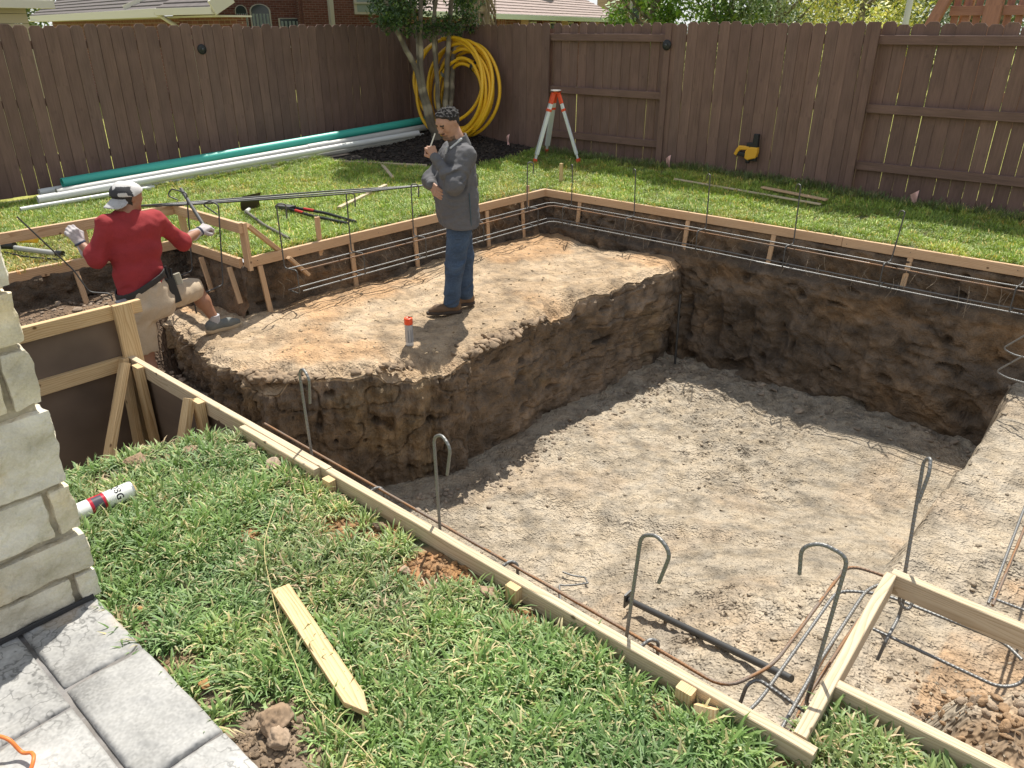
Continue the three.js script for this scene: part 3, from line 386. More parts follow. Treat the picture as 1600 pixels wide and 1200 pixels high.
  lumber('corner_stud', 'wide knotty pine stud standing inside the form corner', 'stud', V(-4.5, -1.15, -1.56), V(-4.655, .0, -1.67), .09, .036, pineFresh, null, V(1, 0, 0));
  // raised side panel
  const q = thing('hardboard_form', 'raised hardboard form wall with pine rails beside the stone column', 'form wall');
  mesh('panel', box(-4.726, -4.718, -1.25, .30, -1.80, .15), hard, q);
  mesh('rail', board(V(-4.697, .285, .15), V(-4.697, .285, -1.68), .089, .038), pineFresh, q); mesh('rail', board(V(-4.697, -.052, .15), V(-4.697, -.052, -1.68), .089, .038), pineFresh, q);
  mesh('rail', board(V(-4.697, -.95, .15), V(-4.697, -.95, -1.68), .089, .038), pineFresh, q);
  mesh('post', board(V(-4.66, -1.2, -1.735), V(-4.66, .335, -1.735), .036, .11, V(1, 0, 0)), pineFresh, q); mesh('rail_end', board(V(-4.70, .285, -1.795), V(-4.70, .285, -1.86), .08, .038), pineFresh, q); settle(q);
  // box form
  const bx = thing('box_form', 'pale pine box form round the corner tuft of grass', 'form board');
  mesh('plank', board(V(-.385, -.045, -1.715), V(-.41, -.045, -2.64), .09, .038), pinePale, bx); mesh('plank', board(V(-.41, -.045, -2.662), V(1.6, -.045, -2.60), .09, .038), pinePale, bx); mesh('plank', board(V(-.372, -.045, -1.98), V(1.6, -.045, -1.98), .09, .038), pinePale, bx); settle(bx);
}
// ================= REBAR =================
const rb = .0066;
const hookAt = (base, top, dir, back) => { // upright with a bent-over hook; dir horizontal unit
  const d = dir.clone().multiplyScalar(.09); return [top.clone().addScaledVector(dir, .105).add(V(0, -.13 + (back || 0), 0)), top.clone().addScaledVector(dir, .12).add(V(0, -.01, 0)), top.clone().addScaledVector(dir, .05).add(V(0, .012, 0)), top.clone(), base];
};
{
  // perimeter beam bars, each bent round the far corner
  [[.0, -.135], [.13, -.135], [.0, -.33], [.13, -.33]].forEach(([o, y], k) => {
    const g = bar([V(-5.93 + o, y, -3.68 - (k % 2) * .07), V(-5.93 + o, y - .004, -5.4), V(-5.93 + o, y + .004, -7.56 + o), V(-3.6, y - .005, -7.57 + o), V(-1.2, y - .02, -7.55 + o), V(1.5, y - .01, -7.56 + o)], rb, .1, 8);
    settleMesh(one('rebar', g, k === 1 ? steelRust : steel, ['upper outer', 'rusty upper inner', 'lower outer', 'lower inner'][k] + ' long rebar bent round the far pit corner', 'rebar', 'beam bars along the pit edge'));
  });
  for (const [y, z, w] of [[-.145, -7.435, 'upper'], [-.34, -7.43, 'lower']]) settleMesh(one('rebar', bar([V(-3.1, y, z), V(-2.0, y - .005, z)], rb, .02), steel, w + ' short lap rebar tied beside the long rear bars', 'rebar', 'lap bars at the rear'));
  // stirrups with hooked uprights
  const J = (pts, label, group, m) => settleMesh(one('rebar_hook', bar(pts, rb, .035, 8), m || (group ? steelUp : steel), label, 'rebar', group));
  [[-5.6, .0, .36], [-4.69, -.02, .40], [-3.77, -.015, .45], [-2.79, -.02, .46], [-1.85, .03, .34], [-.78, .02, .40], [.2, 0, .4]].forEach(([x, lean, top], k) => { const z = -7.56; J([V(x + lean - .07, top - .06, z - .06), V(x + lean - .05, top, z - .035), V(x + lean, top, z), V(x, -.125, z), V(x - .02, -.125, z + .15), V(x - .02, -.345, z + .15), V(x - .02, -.345, z - .01)], 'hooked rebar upright over the rear board, ' + ORD[k] + ' from the far corner', 'hooked uprights along the rear edge'); });
  [[-3.68, .46], [-4.44, .44], [-5.26, .41], [-6.15, .4], [-7.12, .41]].forEach(([z, top], k) => { const x = -5.945; J([V(x + .03, top - .14, z - .07), V(x + .035, top - .01, z - .075), V(x, top, z), V(x, -.125, z), V(x + .15, -.125, z - .03), V(x + .15, -.345, z - .03), V(x - .01, -.345, z - .03)], 'hooked rebar upright over the side board, ' + ORD[k] + ' from the raised corner', 'hooked uprights along the bench side'); });
  // behind the man in red
  J([V(-6.93, .42, -3.28), V(-7.0, .46, -3.22), V(-6.98, .52, -3.26), V(-6.78, .50, -3.3), V(-6.74, -.2, -3.2), V(-6.74, -.22, -3.05), V(-6.62, -.22, -3.0), V(-6.62, -.42, -3.0)], 'hooked rebar upright under the glove by the raised corner', null, steelDark);
  J([V(-6.36, .36, -3.34), V(-6.44, .45, -3.26), V(-6.34, .49, -3.28), V(-6.24, .47, -3.3), V(-6.2, -.22, -3.2), V(-6.2, -.25, -3.02), V(-6.33, -.25, -2.97), V(-6.33, -.46, -2.97)], 'hooked rebar upright against the raised corner post', null, steelDark);
  J([V(-7.1, .46, -2.0), V(-7.04, -.05, -2.3), V(-6.98, -.25, -2.36), V(-6.9, -.28, -2.5), V(-6.86, -.44, -2.5)], 'thin dark rebar leaning over the corner boards by the stone column', null, steelDark);
  // near form uprights
  for (const [x, z, s, lab] of [[-2.9, -1.80, 0, 'beside the kickers'], [-1.96, -1.78, .0, 'at the middle of the lawn board'], [-1.02, -1.77, .03, 'above the black pole']]) J([V(x + .09 + s, .25, z + .02), V(x + .125 + s, .39, z + .03), V(x + .07 + s, .425, z + .02), V(x + s, .38, z), V(x, -.12, z - .01), V(x + .11, -.13, z - .05), V(x + .11, -.3, z - .05)], 'hooked rebar upright ' + lab);
  J([V(-.56, .30, -2.02), V(-.57, .40, -2.02), V(-.52, .435, -2.03), V(-.44, .41, -2.05), V(-.445, -.05, -1.985), V(-.45, -.14, -1.98), V(-.45, -.28, -2.1)], 'hooked rebar upright at the box form corner');
  J([V(-.40, .27, -2.74), V(-.395, .39, -2.77), V(-.41, .43, -2.81), V(-.43, .40, -2.82), V(-.372, -.09, -2.715), V(-.37, -.16, -2.70), V(-.33, -.19, -2.72), V(-.33, -.12, -2.78)], 'tall hooked rebar upright behind the box form');
  // near cage
  settleMesh(one('rebar', bar([V(-3.37, -.08, -1.84), V(-1.9, -.085, -1.83), V(-1.0, -.10, -1.83), V(-.66, -.10, -1.82), V(-.58, -.085, -2.0), V(-.575, -.08, -2.70), V(-.45, -.085, -2.73), V(.3, -.09, -2.73)], rb, .07), steelRust, 'rusty rebar following the lawn board into the box cage', 'rebar'));
  settleMesh(one('rebar', bar([V(-.63, -.26, -1.80), V(-.6, -.26, -2.0), V(-.6, -.25, -2.74), V(-.45, -.25, -2.84), V(-.02, -.25, -2.86), V(.05, -.25, -2.8)], rb, .06), steel, 'lower bar on the pit side of the box cage', 'rebar'));
  settleMesh(one('rebar', bar([V(-.455, -.09, -1.78), V(-.47, -.09, -2.1), V(-.47, -.085, -2.6), V(-.43, -.09, -2.70), V(.06, -.10, -2.74), V(.08, -.28, -2.72), V(.02, -.30, -2.66), V(-.42, -.27, -2.63)], rb, .05), steel, 'looped bar running under the box form boards', 'rebar'));
  settleMesh(one('rebar', bar([V(-.46, -.25, -1.78), V(-.48, -.25, -2.1), V(-.475, -.25, -2.62)], rb, .05), steelRust, 'lower bar hugging the box form board', 'rebar'));
  settleMesh(one('rebar', bar([V(-.475, -.18, -1.78), V(-.49, -.18, -2.35)], rb, .05), steelRust, 'middle bar hugging the box form board', 'rebar'));
  J([V(-.44, -.16, -1.96), V(-.60, -.11, -1.94), V(-.62, -.115, -1.9), V(-.63, -.27, -1.86), V(-.5, -.28, -1.83)], 'small tie bar across the bottom of the box cage');
  for (const [x, lab] of [[-.95, 'under the pole'], [-2.42, 'beside the splice'], [-1.6, 'near the middle stake']]) J([V(x - .03, -.11, -1.76), V(x, -.075, -1.83), V(x + .02, -.09, -1.85), V(x + .02, -.28, -1.86)], 'small bent tie bar hanging from the near rebar ' + lab);
  J([V(-.36, -.1, -2.73), V(-.36, -.25, -2.74), V(-.36, -.26, -2.60), V(-.37, -.36, -2.58)], 'upright tie inside the box form', null);
  settleMesh(one('rebar', bar([V(-.15, -.46, -4.6), V(-.122, -.45, -3.35)], rb, .03), steel, 'grey rebar running away along the right ledge', 'rebar', 'pair of bars on the right ledge'));
  settleMesh(one('rebar', bar([V(-.11, -.46, -4.6), V(-.105, -.45, -3.35)], rb, .03), steelRust, 'rusty rebar running away along the right ledge', 'rebar', 'pair of bars on the right ledge'));
  J([V(-.125, -.45, -3.4), V(.02, -.46, -3.42), V(.2, -.46, -3.42)], 'short cross bar tied on the right ledge bars');
  for (const [y0, l] of [[-.38, 'upper'], [-.58, 'lower']]) J([V(-.55, y0 + .12, -6.7), V(-.7, y0 - .07, -6.75), V(-.62, y0 - .1, -6.75), V(-.45, y0 - .11, -6.75)], l + ' bent tie loop sticking out by the rear wall');
  // loose pieces in the pit
  const fy = (x, z) => floorY(x, z) + .012;
  { const k = [[-2.52, -3.44], [-2.37, -3.5], [-2.29, -3.43], [-2.44, -3.3], [-2.19, -3.0], [-2.06, -3.06]], w = []; for (let i = 0; i < 5; i++) for (let q = 0; q < 6; q++) { const x = mix(k[i][0], k[i + 1][0], q / 6), z = mix(k[i][1], k[i + 1][1], q / 6); w.push(V(x, fy(x, z) + .022, z)); } w.forEach((p, i) => { if (i && i < w.length - 1) p.y = Math.max(p.y, (w[i - 1].y + w[i + 1].y) / 2); }); settleMesh(one('bent_wire', bar(w, .0065, .015), steel, 'zigzag bent rebar tie lying on the pit floor', 'rebar')); }
  { const t = thing('steel_pole', 'black steel pole lying on the pit floor under the near rebar', 'pole'), a = V(-1.84, fy(-1.84, -3.2) + .04, -3.2), b = V(-.72, -1.07 + .1, -2.81); b.y = fy(b.x, b.z) + .03; { let up = 0; for (let k = 0; k <= 20; k++) { const q = a.clone().lerp(b, k / 20); up = Math.max(up, floorY(q.x, q.z) + .024 - q.y); } a.y += up; b.y += up; } mesh('shaft', bar([a, b], .019, .02, 12), steelDark, t); mesh('end_plate', board(a.clone().add(V(-.006, -.045, 0)), a.clone().add(V(-.006, .05, 0)), .07, .012, V(0, 0, 1)), steelDark, t); settle(t); }
  settleMesh(one('marker_rod', bar([V(-3.84, -1.72, -7.3), V(-3.87, -.84, -7.32)], .014, .02), steelDark, 'thin dark rod standing upright in the deep corner', 'rod'));
}
// ================= STONE COLUMN AND PATIO =================
const stoneTex = tex(512, 512, (u, v) => { const a = fbm(u * 5, v * 5, 1.2, 5, 5), s = noise(u * 120, v * 120, 3, 120), st = sm(fbm(u * 4, v * 4, 7.7, 4, 4), .0, .35); return [.66 + a * .26 + s * .04 + st * .02, .62 + a * .25 + s * .04 - st * .02, .515 + a * .22 + s * .04 - st * .07]; }, true, [1 / .5, 1 / .5]);
const stoneBump = tex(512, 512, (u, v) => .5 + fbm(u * 8, v * 8, 4.2, 6, 8) * .8, false, [1 / .5, 1 / .5]);
const stoneMats = [[1, 1, 1], [.9, .88, .84], [1.02, .98, .9]].map(c => mat({ color: lin(...c), map: stoneTex, bumpMap: stoneBump, bumpScale: .02, roughness: .95 }));
function stoneGeo(x0, x1, y0, y1, z0, z1, seed) {
  const g = new THREE.BoxGeometry(x1 - x0, y1 - y0, z1 - z0, 5, Math.max(6, Math.round((y1 - y0) / .018)), Math.max(6, Math.round((z1 - z0) / .018))), p = g.attributes.position, n = g.attributes.normal, uv = g.attributes.uv, hx = (x1 - x0) / 2, hy = (y1 - y0) / 2, hz = (z1 - z0) / 2, r = .009;
  for (let i = 0; i < p.count; i++) {
    let x = p.getX(i), y = p.getY(i), z = p.getZ(i); const ax = Math.max(0, Math.abs(x) - hx + r), ay = Math.max(0, Math.abs(y) - hy + r), az = Math.max(0, Math.abs(z) - hz + r), l = Math.hypot(ax, ay, az); if (l > r) { const k = r / l; x -= Math.sign(x) * ax * (1 - k); y -= Math.sign(y) * ay * (1 - k); z -= Math.sign(z) * az * (1 - k); }
    const q = fbm(x * 22 + seed, y * 22, z * 22, 4) * .02 + (ridge(y * 9 + seed, z * 9, x * 9, 3) - .55) * .022; const d = V(x / hx, y / hy, z / hz).normalize(); x += d.x * q; y += d.y * q * .5; z += d.z * q; p.setXYZ(i, x, y, z); uv.setXY(i, (Math.abs(n.getX(i)) > .5 ? z : x) + seed, y + (Math.abs(n.getY(i)) > .5 ? z : 0) + seed * .37);
  }
  g.computeVertexNormals(); g.translate((x0 + x1) / 2, (y0 + y1) / 2, (z0 + z1) / 2); return g;
}
{
  const t = thing('stone_column', 'pale rough limestone porch column with tan mortar joints', 'column');
  const mort = mat({ map: soilTex, color: lin(.52, .46, .35), bumpMap: soilBump, bumpScale: .003, roughness: 1 });
  mesh('mortar', box(-3.10, -2.598, -.05, 2.75, -.635, .02), mort, t);
  const rows = [[-.02, .088, [-.585, -.25]], [.106, .245, [-.16]], [.268, .44, [-.582, -.2]], [.462, .728, [-.14]], [.752, .945, [-.565, -.22]], [.965, 1.128, [-.3]], [1.148, 1.30, [-.52, -.2]], [1.32, 1.52, [-.25]], [1.54, 1.72, [-.5]], [1.74, 1.98, [-.28]], [2.0, 2.2, [-.5, -.2]], [2.22, 2.45, [-.3]], [2.47, 2.7, [-.5]]];
  rows.forEach(([y0, y1, cuts], k) => {
    const c = [-.66, ...cuts, .03]; for (let i = 0; i < c.length - 1; i++) mesh('stone', stoneGeo(-2.66, -2.575 + rr(-.006, .008), y0, y1, c[i] + (i ? .01 : 0), c[i + 1] - .01, k * 3.3 + i), stoneMats[(k + i) % 3], t);
    const e = [-3.12, k % 2 ? -2.86 : -2.94, -2.67]; for (let i = 0; i < 2; i++) mesh('stone', stoneGeo(e[i] + .008, e[i + 1] - .008, y0, y1, -.665, -.60, k * 5.1 + i + 40), stoneMats[(k + i + 1) % 3], t);
    mesh('stone', stoneGeo(-3.13, -3.06, y0, y1, -.59, .02, k * 2.1 + 80), stoneMats[k % 3], t);
  });
  settle(t);
}
{
  const cH = (x, z) => (ridge(x * 3.2 + .4 * noise(z * 5, 1, 1), z * 5.5, 71, 4) - .55) * .018 + fbm(x * 16, z * 16, 74, 3) * .009;
  const cTex = tex(1024, 1024, (u, v) => { const a = fbm(u * 6, v * 6, 1.9, 5, 6), w = 1 - Math.abs(fbm(u * 30, v * 30, 4.4, 4, 30)) * 2.4, vein = sm(w, .8, .99) * sm(fbm(u * 4, v * 4, 9.1, 3, 4), -.35, .1), r = sm(fbm(u * 5, v * 5, 12.3, 4, 5), .2, .34); const b = .355 + a * .19 + .05 * noise(u * 200, v * 200, 3, 200); const c = [b, b * .985, b * .945].map(q => mix(q, q * .5, vein)); return [mix(c[0], .52, r * .5), mix(c[1], .40, r * .5), mix(c[2], .27, r * .5)]; }, true, [1 / 1.3, 1 / 1.3]);
  const cBump = tex(512, 512, (u, v) => .5 + fbm(u * 16, v * 16, 4.4, 4, 16) * .7, false, [1 / 1.3, 1 / 1.3]);
  const m = mat({ map: cTex, bumpMap: cBump, bumpScale: .014, roughness: .8 }), jm = mat({ color: lin(.24, .225, .215), map: soilTex, roughness: .9 });
  const t = thing('patio', 'pale grey stamped concrete patio scored into slabs', 'patio'); t.userData.kind = 'structure'; delete t.userData.category;
  mesh('slab_base', box(-3.2, 1.6, -.22, -.043, -.635, 2.1), jm, t);
  const rowsZ = [[-.64, -.391, [-2.72, -2.21, -1.69, -1.17, -.65, -.1, .5, 1.6]], [-.380, .107, [-2.9, -2.125, -1.6, -1.0, -.4, .3, 1.6]], [.114, .6, [-3.2, -2.6, -1.9, -1.2, -.5, .3, 1.6]], [.614, 2.1, [-3.2, -1.8, -.4, 1.6]]];
  for (const [z0, z1, xs] of rowsZ) for (let i = 0; i < xs.length - 1; i++) {
    const a = xs[i] + .0055, b = xs[i + 1] - .0055, nx = Math.max(6, Math.ceil((b - a) / .014)), nz = Math.max(6, Math.ceil((z1 - z0) / .014)); if (b < -2.56 && z0 > -.45) { /* under the column side, still a slab */ }
    const g = gridGeo(nx, nz, (u, v, i2, j2) => { const uu = i2 === 0 ? 0 : i2 === nx ? 1 : (i2 - 1) / (nx - 2) * (1 - .006 / (b - a)) + .003 / (b - a), vv = j2 === 0 ? 0 : j2 === nz ? 1 : (j2 - 1) / (nz - 2) * (1 - .006 / (z1 - z0)) + .003 / (z1 - z0), x = mix(a, b, uu), z = mix(z0, z1, vv), e = Math.min(x - a, b - x, z - z0, z1 - z); const edge = i2 === 0 || i2 === nx || j2 === 0 || j2 === nz; return V(x, edge ? -.06 : -.03 + cH(x, z) - .006 * (1 - sm(e, 0, .02)), z); }, p => [p.x, p.z]);
    mesh('paving_slab', g, m, t);
  }
  settle(t);
  one('joint_strip', board(V(-2.565, -.018, -.63), V(-2.565, -.018, .6), .02, .012), plastic(.03, .03, .032, .7), 'dark expansion joint strip at the foot of the stone column', 'joint strip');
  const cord = smoothPts([V(-2.22, .01, -.06), V(-2.13, .03, -.16), V(-2.06, .035, -.2), V(-2.02, .0, -.215), V(-1.985, .012, -.23), V(-1.95, .02, -.225), V(-1.92, .0, -.19), V(-1.86, -.018, -.05), V(-1.7, -.02, .2)], 50);
  settleMesh(one('extension_cord', sweep(cord, .0055, 10), plastic(.75, .20, .045, .5), 'orange extension cord curling on the patio', 'cord'));
}
// ================= THINGS ON THE LAWNS =================
{ // spray can lying by the column
  const cv = document.createElement('canvas'); cv.width = 512; cv.height = 512; const c = cv.getContext('2d'); c.fillStyle = '#e9ebe8'; c.fillRect(0, 0, 512, 512); c.fillStyle = '#b02035'; c.fillRect(0, 255, 512, 150); c.fillStyle = '#4a4650'; c.fillRect(0, 285, 150, 90); c.fillRect(330, 285, 182, 90); c.fillStyle = '#d9232e'; c.beginPath(); c.arc(250, 345, 68, 0, 7); c.fill(); c.fillStyle = '#e2693a'; c.beginPath(); c.arc(120, 320, 28, 0, 7); c.fill(); c.fillStyle = '#f4f1ee'; c.fillRect(200, 335, 100, 14); c.fillRect(60, 375, 60, 8);
  c.fillStyle = '#c9ccc6'; for (let i = 0; i < 5; i++) c.fillRect(0, 180 + i * 14, 512, 4); c.fillStyle = '#18191b'; c.font = 'bold 92px sans-serif'; for (const x of [20, 276]) c.fillText('Q8G', x, 168); c.fillStyle = '#8f9290'; c.fillRect(60, 70, 60, 10); c.fillRect(320, 70, 60, 10);
  const lt = new THREE.CanvasTexture(cv); lt.colorSpace = THREE.SRGBColorSpace; lt.wrapS = THREE.RepeatWrapping;
  const t = thing('spray_can', 'white spray can with red label lying on the grass by the column', 'spray can'); const q = new THREE.Quaternion().setFromUnitVectors(V(0, 1, 0), V(.02, .03, -1).normalize()), spin = new THREE.Quaternion().setFromAxisAngle(V(0, 1, 0), 2.2);
  const body = mesh('body', new THREE.CylinderGeometry(.033, .033, .19, 32, 1), mat({ map: lt, roughness: .3, metalness: .1 }), t); body.position.y = 0; const rim = mesh('rim', new THREE.LatheGeometry([[0, .088], [.028, .088], [.030, .098], [.033, .1], [.0345, .097], [.0345, .094]].map(v => new THREE.Vector2(...v)), 32), mat({ color: lin(.6, .6, .6), metalness: .8, roughness: .3 }), t); const cap = mesh('cap', new THREE.LatheGeometry([[.033, -.095], [.031, -.105], [.024, -.11], [.024, -.15], [.02, -.154], [0, -.154]].map(v => new THREE.Vector2(...v)), 24), plastic(.7, .7, .68), t);
  t.quaternion.copy(q).multiply(spin); t.position.set(-3.165, -.022, -.925); t.scale.setScalar(1.2);
  // marking paint can on the bench
  const s = thing('marking_can', 'upright grey marking paint can with bright orange cap on the bench', 'spray can', null, V(-4.5, benchY(-4.5, -3.87) - .002, -3.87));
  const cv2 = document.createElement('canvas'); cv2.width = 256; cv2.height = 256; const d = cv2.getContext('2d'); d.fillStyle = '#b4b6b8'; d.fillRect(0, 0, 256, 256); d.fillStyle = '#8d9096'; for (let i = 0; i < 9; i++) d.fillRect(20 + i * 27, 60, 12, 150); d.fillStyle = '#dfe0df'; d.fillRect(0, 215, 256, 25); const t2 = new THREE.CanvasTexture(cv2); t2.colorSpace = THREE.SRGBColorSpace;
  const b2 = mesh('body', new THREE.CylinderGeometry(.034, .034, .185, 32), mat({ map: t2, roughness: .35, metalness: .2 }), s); b2.position.y = .0925; mesh('cap', new THREE.LatheGeometry([[.034, .186], [.0355, .188], [.0355, .235], [.032, .242], [.018, .243], [.016, .236], [0, .236]].map(v => new THREE.Vector2(...v)), 32), plastic(.9, .10, .03, .35), s);
}
{ // pointed stake on the near lawn
  const s = new THREE.Shape([[0, -.03], [.62, -.03], [.70, 0.012], [.62, .034], [0, .034]].map(p => new THREE.Vector2(...p))); const g = new THREE.ExtrudeGeometry(s, { depth: .02, bevelEnabled: true, bevelSize: .0015, bevelThickness: .0015, bevelSegments: 1 }); g.rotateX(-Math.PI / 2);
  const m = one('wooden_stake', g, pineFresh, 'pale pointed wooden stake lying on the near grass', 'stake'); m.position.set(-2.09, -.035, -1.10); m.rotation.set(0, -Math.atan2(.148, .645), -.01);
  const stick = (name, label, a, b, h, w, mm, group) => { a.y += lawnY(a.x, a.z); b.y += lawnY(b.x, b.z); return lumber(name, label, 'stick', a, b, h, w, mm, group); };
  stick('lath', 'pale lath lying on the grass at the fence shadow', V(-4.85, .045, -8.72), V(-2.95, .05, -8.62), .018, .04, pinePale); stick('lath', 'weathered short lath beside the longer pale lath', V(-3.75, .045, -8.86), V(-2.95, .05, -8.8), .018, .08, pineWarm);
  stick('lath', 'short pale stick crossing the rebar bundle on the lawn', V(-7.05, .05, -5.15), V(-7.6, .06, -6.3), .03, .05, pinePale); stick('lath', 'small pale stick on the grass by the mulch', V(-8.6, .04, -7.1), V(-7.95, .04, -6.72), .03, .045, pinePale); stick('edging_board', 'bleached edging board in front of the mulch bed', V(-9.22, .02, -6.74), V(-8.2, .03, -7.58), .05, .025, pinePale);
  lumber('survey_stake', 'lone pine survey stake standing in the lawn at the far corner', 'stake', V(-6.2, -.1, -8.12), V(-6.2, .25, -8.12), .045, .03, pineFresh, null, V(1, 0, 0));
  // clods on the near lawn
  const cm = [mat({ color: lin(.34, .24, .16), map: soilTex, bumpMap: soilBump, bumpScale: .008, roughness: 1 }), mat({ color: lin(.52, .27, .11), map: soilTex, bumpMap: soilBump, bumpScale: .008, roughness: 1 }), mat({ color: lin(.46, .34, .24), map: soilTex, bumpMap: soilBump, bumpScale: .008, roughness: 1 })];
  const clods = [[-1.62, -.76, .055, 0], [-1.56, -.735, .035, 2], [-1.53, -1.62, .03, 0], [-2.9, -1.6, .045, 2], [-2.72, -1.56, .02, 2], [-1.86, -1.5, .022, 2], [-2.15, -1.62, .028, 0], [-2.0, -1.29, .016, 2], [-1.05, -1.02, .022, 2], [-2.42, -.72, .018, 1], [-1.92, -.70, .02, 1], [-1.1, -1.61, .025, 2], [-.9, -.95, .018, 1], [-2.86, -1.1, .02, 2], [-3.36, -1.42, .035, 0], [-3.15, -1.63, .035, 2], [-3.45, -1.18, .05, 0]];
  const cl = ['large dark clod in the bare patch by the patio edge', 'pale clod leaning on the large dark one by the patio', 'brown clod against the lawn board near its middle stake', 'big pale clod in the grass beside the lawn board splice', 'tiny pale clod between the splice and first stake', 'grey clod on the rim of the orange soil spill', 'brown clod between the two orange spills', 'tiny pale clod in open grass above the loose stake', 'pale round clod in the open grass beyond the stake point', 'orange clod lodged at the patio edge near the column', 'orange clod at the patio edge near the bare patch', 'pale clod by the lawn board past the black pole', 'tiny orange clod in the grass far past the stake point', 'small pale clod in the grass near the white spray can', 'brown clod on the crumbling trench lip', 'pale clod where the trench lip meets the lawn board', 'large clod on the trench lip behind the spray can'];
  clods.forEach(([x, z, r, k], i) => { const m2 = one('dirt_clod', clodGeo(i * 2.3, r, 8), cm[k], cl[i], 'clod'); m2.position.set(x, lawnY(x, z) + r * .45 + .01, z); });
  const tone = (c) => { const k = rr(.6, 1.05); return c.map(v => v * k); }, OC = []; for (const [cx, cz, r] of bare) for (let i = 0; i < 2200 * r; i++) { const a = R() * 6.28, d = Math.sqrt(R()) * r, x = cx + Math.cos(a) * d, z = cz + Math.sin(a) * d; if (z > -.66 || z < -1.68 && x < -.42) continue; const o = clamp(clayOf(x, z), 0, 1); OC.push([x, lawnY(x, z), z, .003 + .012 * Math.pow(R(), 3), tone([mix(.36, .5, o), mix(.26, .26, o), mix(.17, .1, o)])]); }
  scatter('spilled_soil', 'orange and brown soil crumbs spilled on the near grass', OC);
  // dry runner across the grass
  const run = smoothPts([[-2.6, -1.42], [-2.35, -1.2], [-2.12, -1.08], [-1.9, -.98], [-1.72, -.92], [-1.55, -.86], [-1.3, -.86], [-1.05, -.8]].map(([x, z], i) => V(x, lawnY(x, z) + .055 + .01 * (i % 2), z)), 40); settleMesh(one('grass_runner', sweep(run, .0016, 5), plastic(.5, .42, .2, .9), 'thin dry runner trailing over the near grass', 'runner'));
}
{ // pipes by the fence
  const gr = plastic(.055, .42, .34, .4), wh = plastic(.62, .63, .62, .4), gy = plastic(.5, .5, .47, .45);
  const P = (label, a, b, r, m, sock) => { const t = thing('plastic_pipe', label, 'pipe'); mesh('tube', tubeHollow(a, b, r, r * .9, 24), m, t); if (sock) { const d = b.clone().sub(a).normalize(); mesh('socket', tubeHollow(a.clone().addScaledVector(d, sock[0]), a.clone().addScaledVector(d, sock[1]), r * 1.13, r * 1.0005, 24), m, t); } settle(t); };
  P('thick teal drain pipe lying along the fence', V(-10.12, .17, -3.42), V(-9.78, .47, -9.02), .062, gr);
  P('grey white pipe just below the teal pipe', V(-9.95, .10, -3.28), V(-9.6, .385, -8.9), .05, gy, [3.4, 3.75]); P('white pipe with a socket end lying lowest on the grass', V(-9.78, .085, -3.05), V(-9.42, .34, -8.55), .042, wh, [-.04, .16]); P('short white pipe end poking out behind the teal pipe', V(-10.22, .08, -3.18), V(-10.1, .2, -6.4), .045, wh); P('thin white pipe sliding out on the grass', V(-9.58, .045, -2.75), V(-9.66, .06, -4.3), .024, wh); P('pale pipe resting beneath the grey pipe', V(-9.9, .03, -4.2), V(-9.52, .27, -8.75), .045, gy);
}
{ // conduit coil
  const ym = plastic(.80, .46, .022, .38), t = thing('conduit_coil', 'big coil of yellow conduit leaning on the fence corner', 'coil');
  const loop = (cx, cy, rx, ry, z0, dz, ph, turns = 1) => { const pts = []; for (let i = 0; i <= 60 * turns; i++) { const a = ph + i / 60 * 6.283, k = i / 60; pts.push(V(cx + Math.cos(a) * (rx + k * .012), cy + Math.sin(a) * (ry + k * .012), z0 + dz * k - .16 * (cy + Math.sin(a) * ry - .3) * .9 + .02 * Math.sin(a * 3 + z0 * 40))); } return pts; };
  const L = [[-8.82, .90, .42, .46, -8.86], [-8.81, .91, .45, .49, -8.93], [-8.80, .92, .47, .51, -8.80], [-8.82, .95, .53, .57, -8.98], [-8.80, .96, .56, .60, -8.85], [-8.83, .97, .585, .62, -8.92], [-8.88, .98, .62, .66, -8.80], [-8.80, .98, .645, .66, -8.98], [-8.86, 1.0, .66, .69, -8.87], [-9.02, 1.02, .74, .70, -8.76], [-9.12, 1.10, .74, .60, -8.82]];
  L.forEach(([cx, cy, rx, ry, z], i) => mesh('loop', sweep(loop(cx, cy, rx, ry, z, .01, i * .9, 1), .026, 10), ym, t));
  for (const [a, m] of [[2.5, greyP], [1.0, blackP]]) { const r = .46, c = V(-8.81 + Math.cos(a) * r, .915 + Math.sin(a) * (r + .03), -8.86 - .14 * (.915 + Math.sin(a) * r - .3)), tan = V(-Math.sin(a), Math.cos(a), 0); const g = new THREE.CylinderGeometry(.075, .075, .055, 20, 1, true); g.scale(1, 1, 1.35); g.applyMatrix4(new THREE.Matrix4().makeBasis(V(Math.cos(a), Math.sin(a), 0), tan, V(0, 0, 1)).setPosition(c)); const b = mesh('tape_band', g, m, t); b.material = m; }
  settle(t);
}
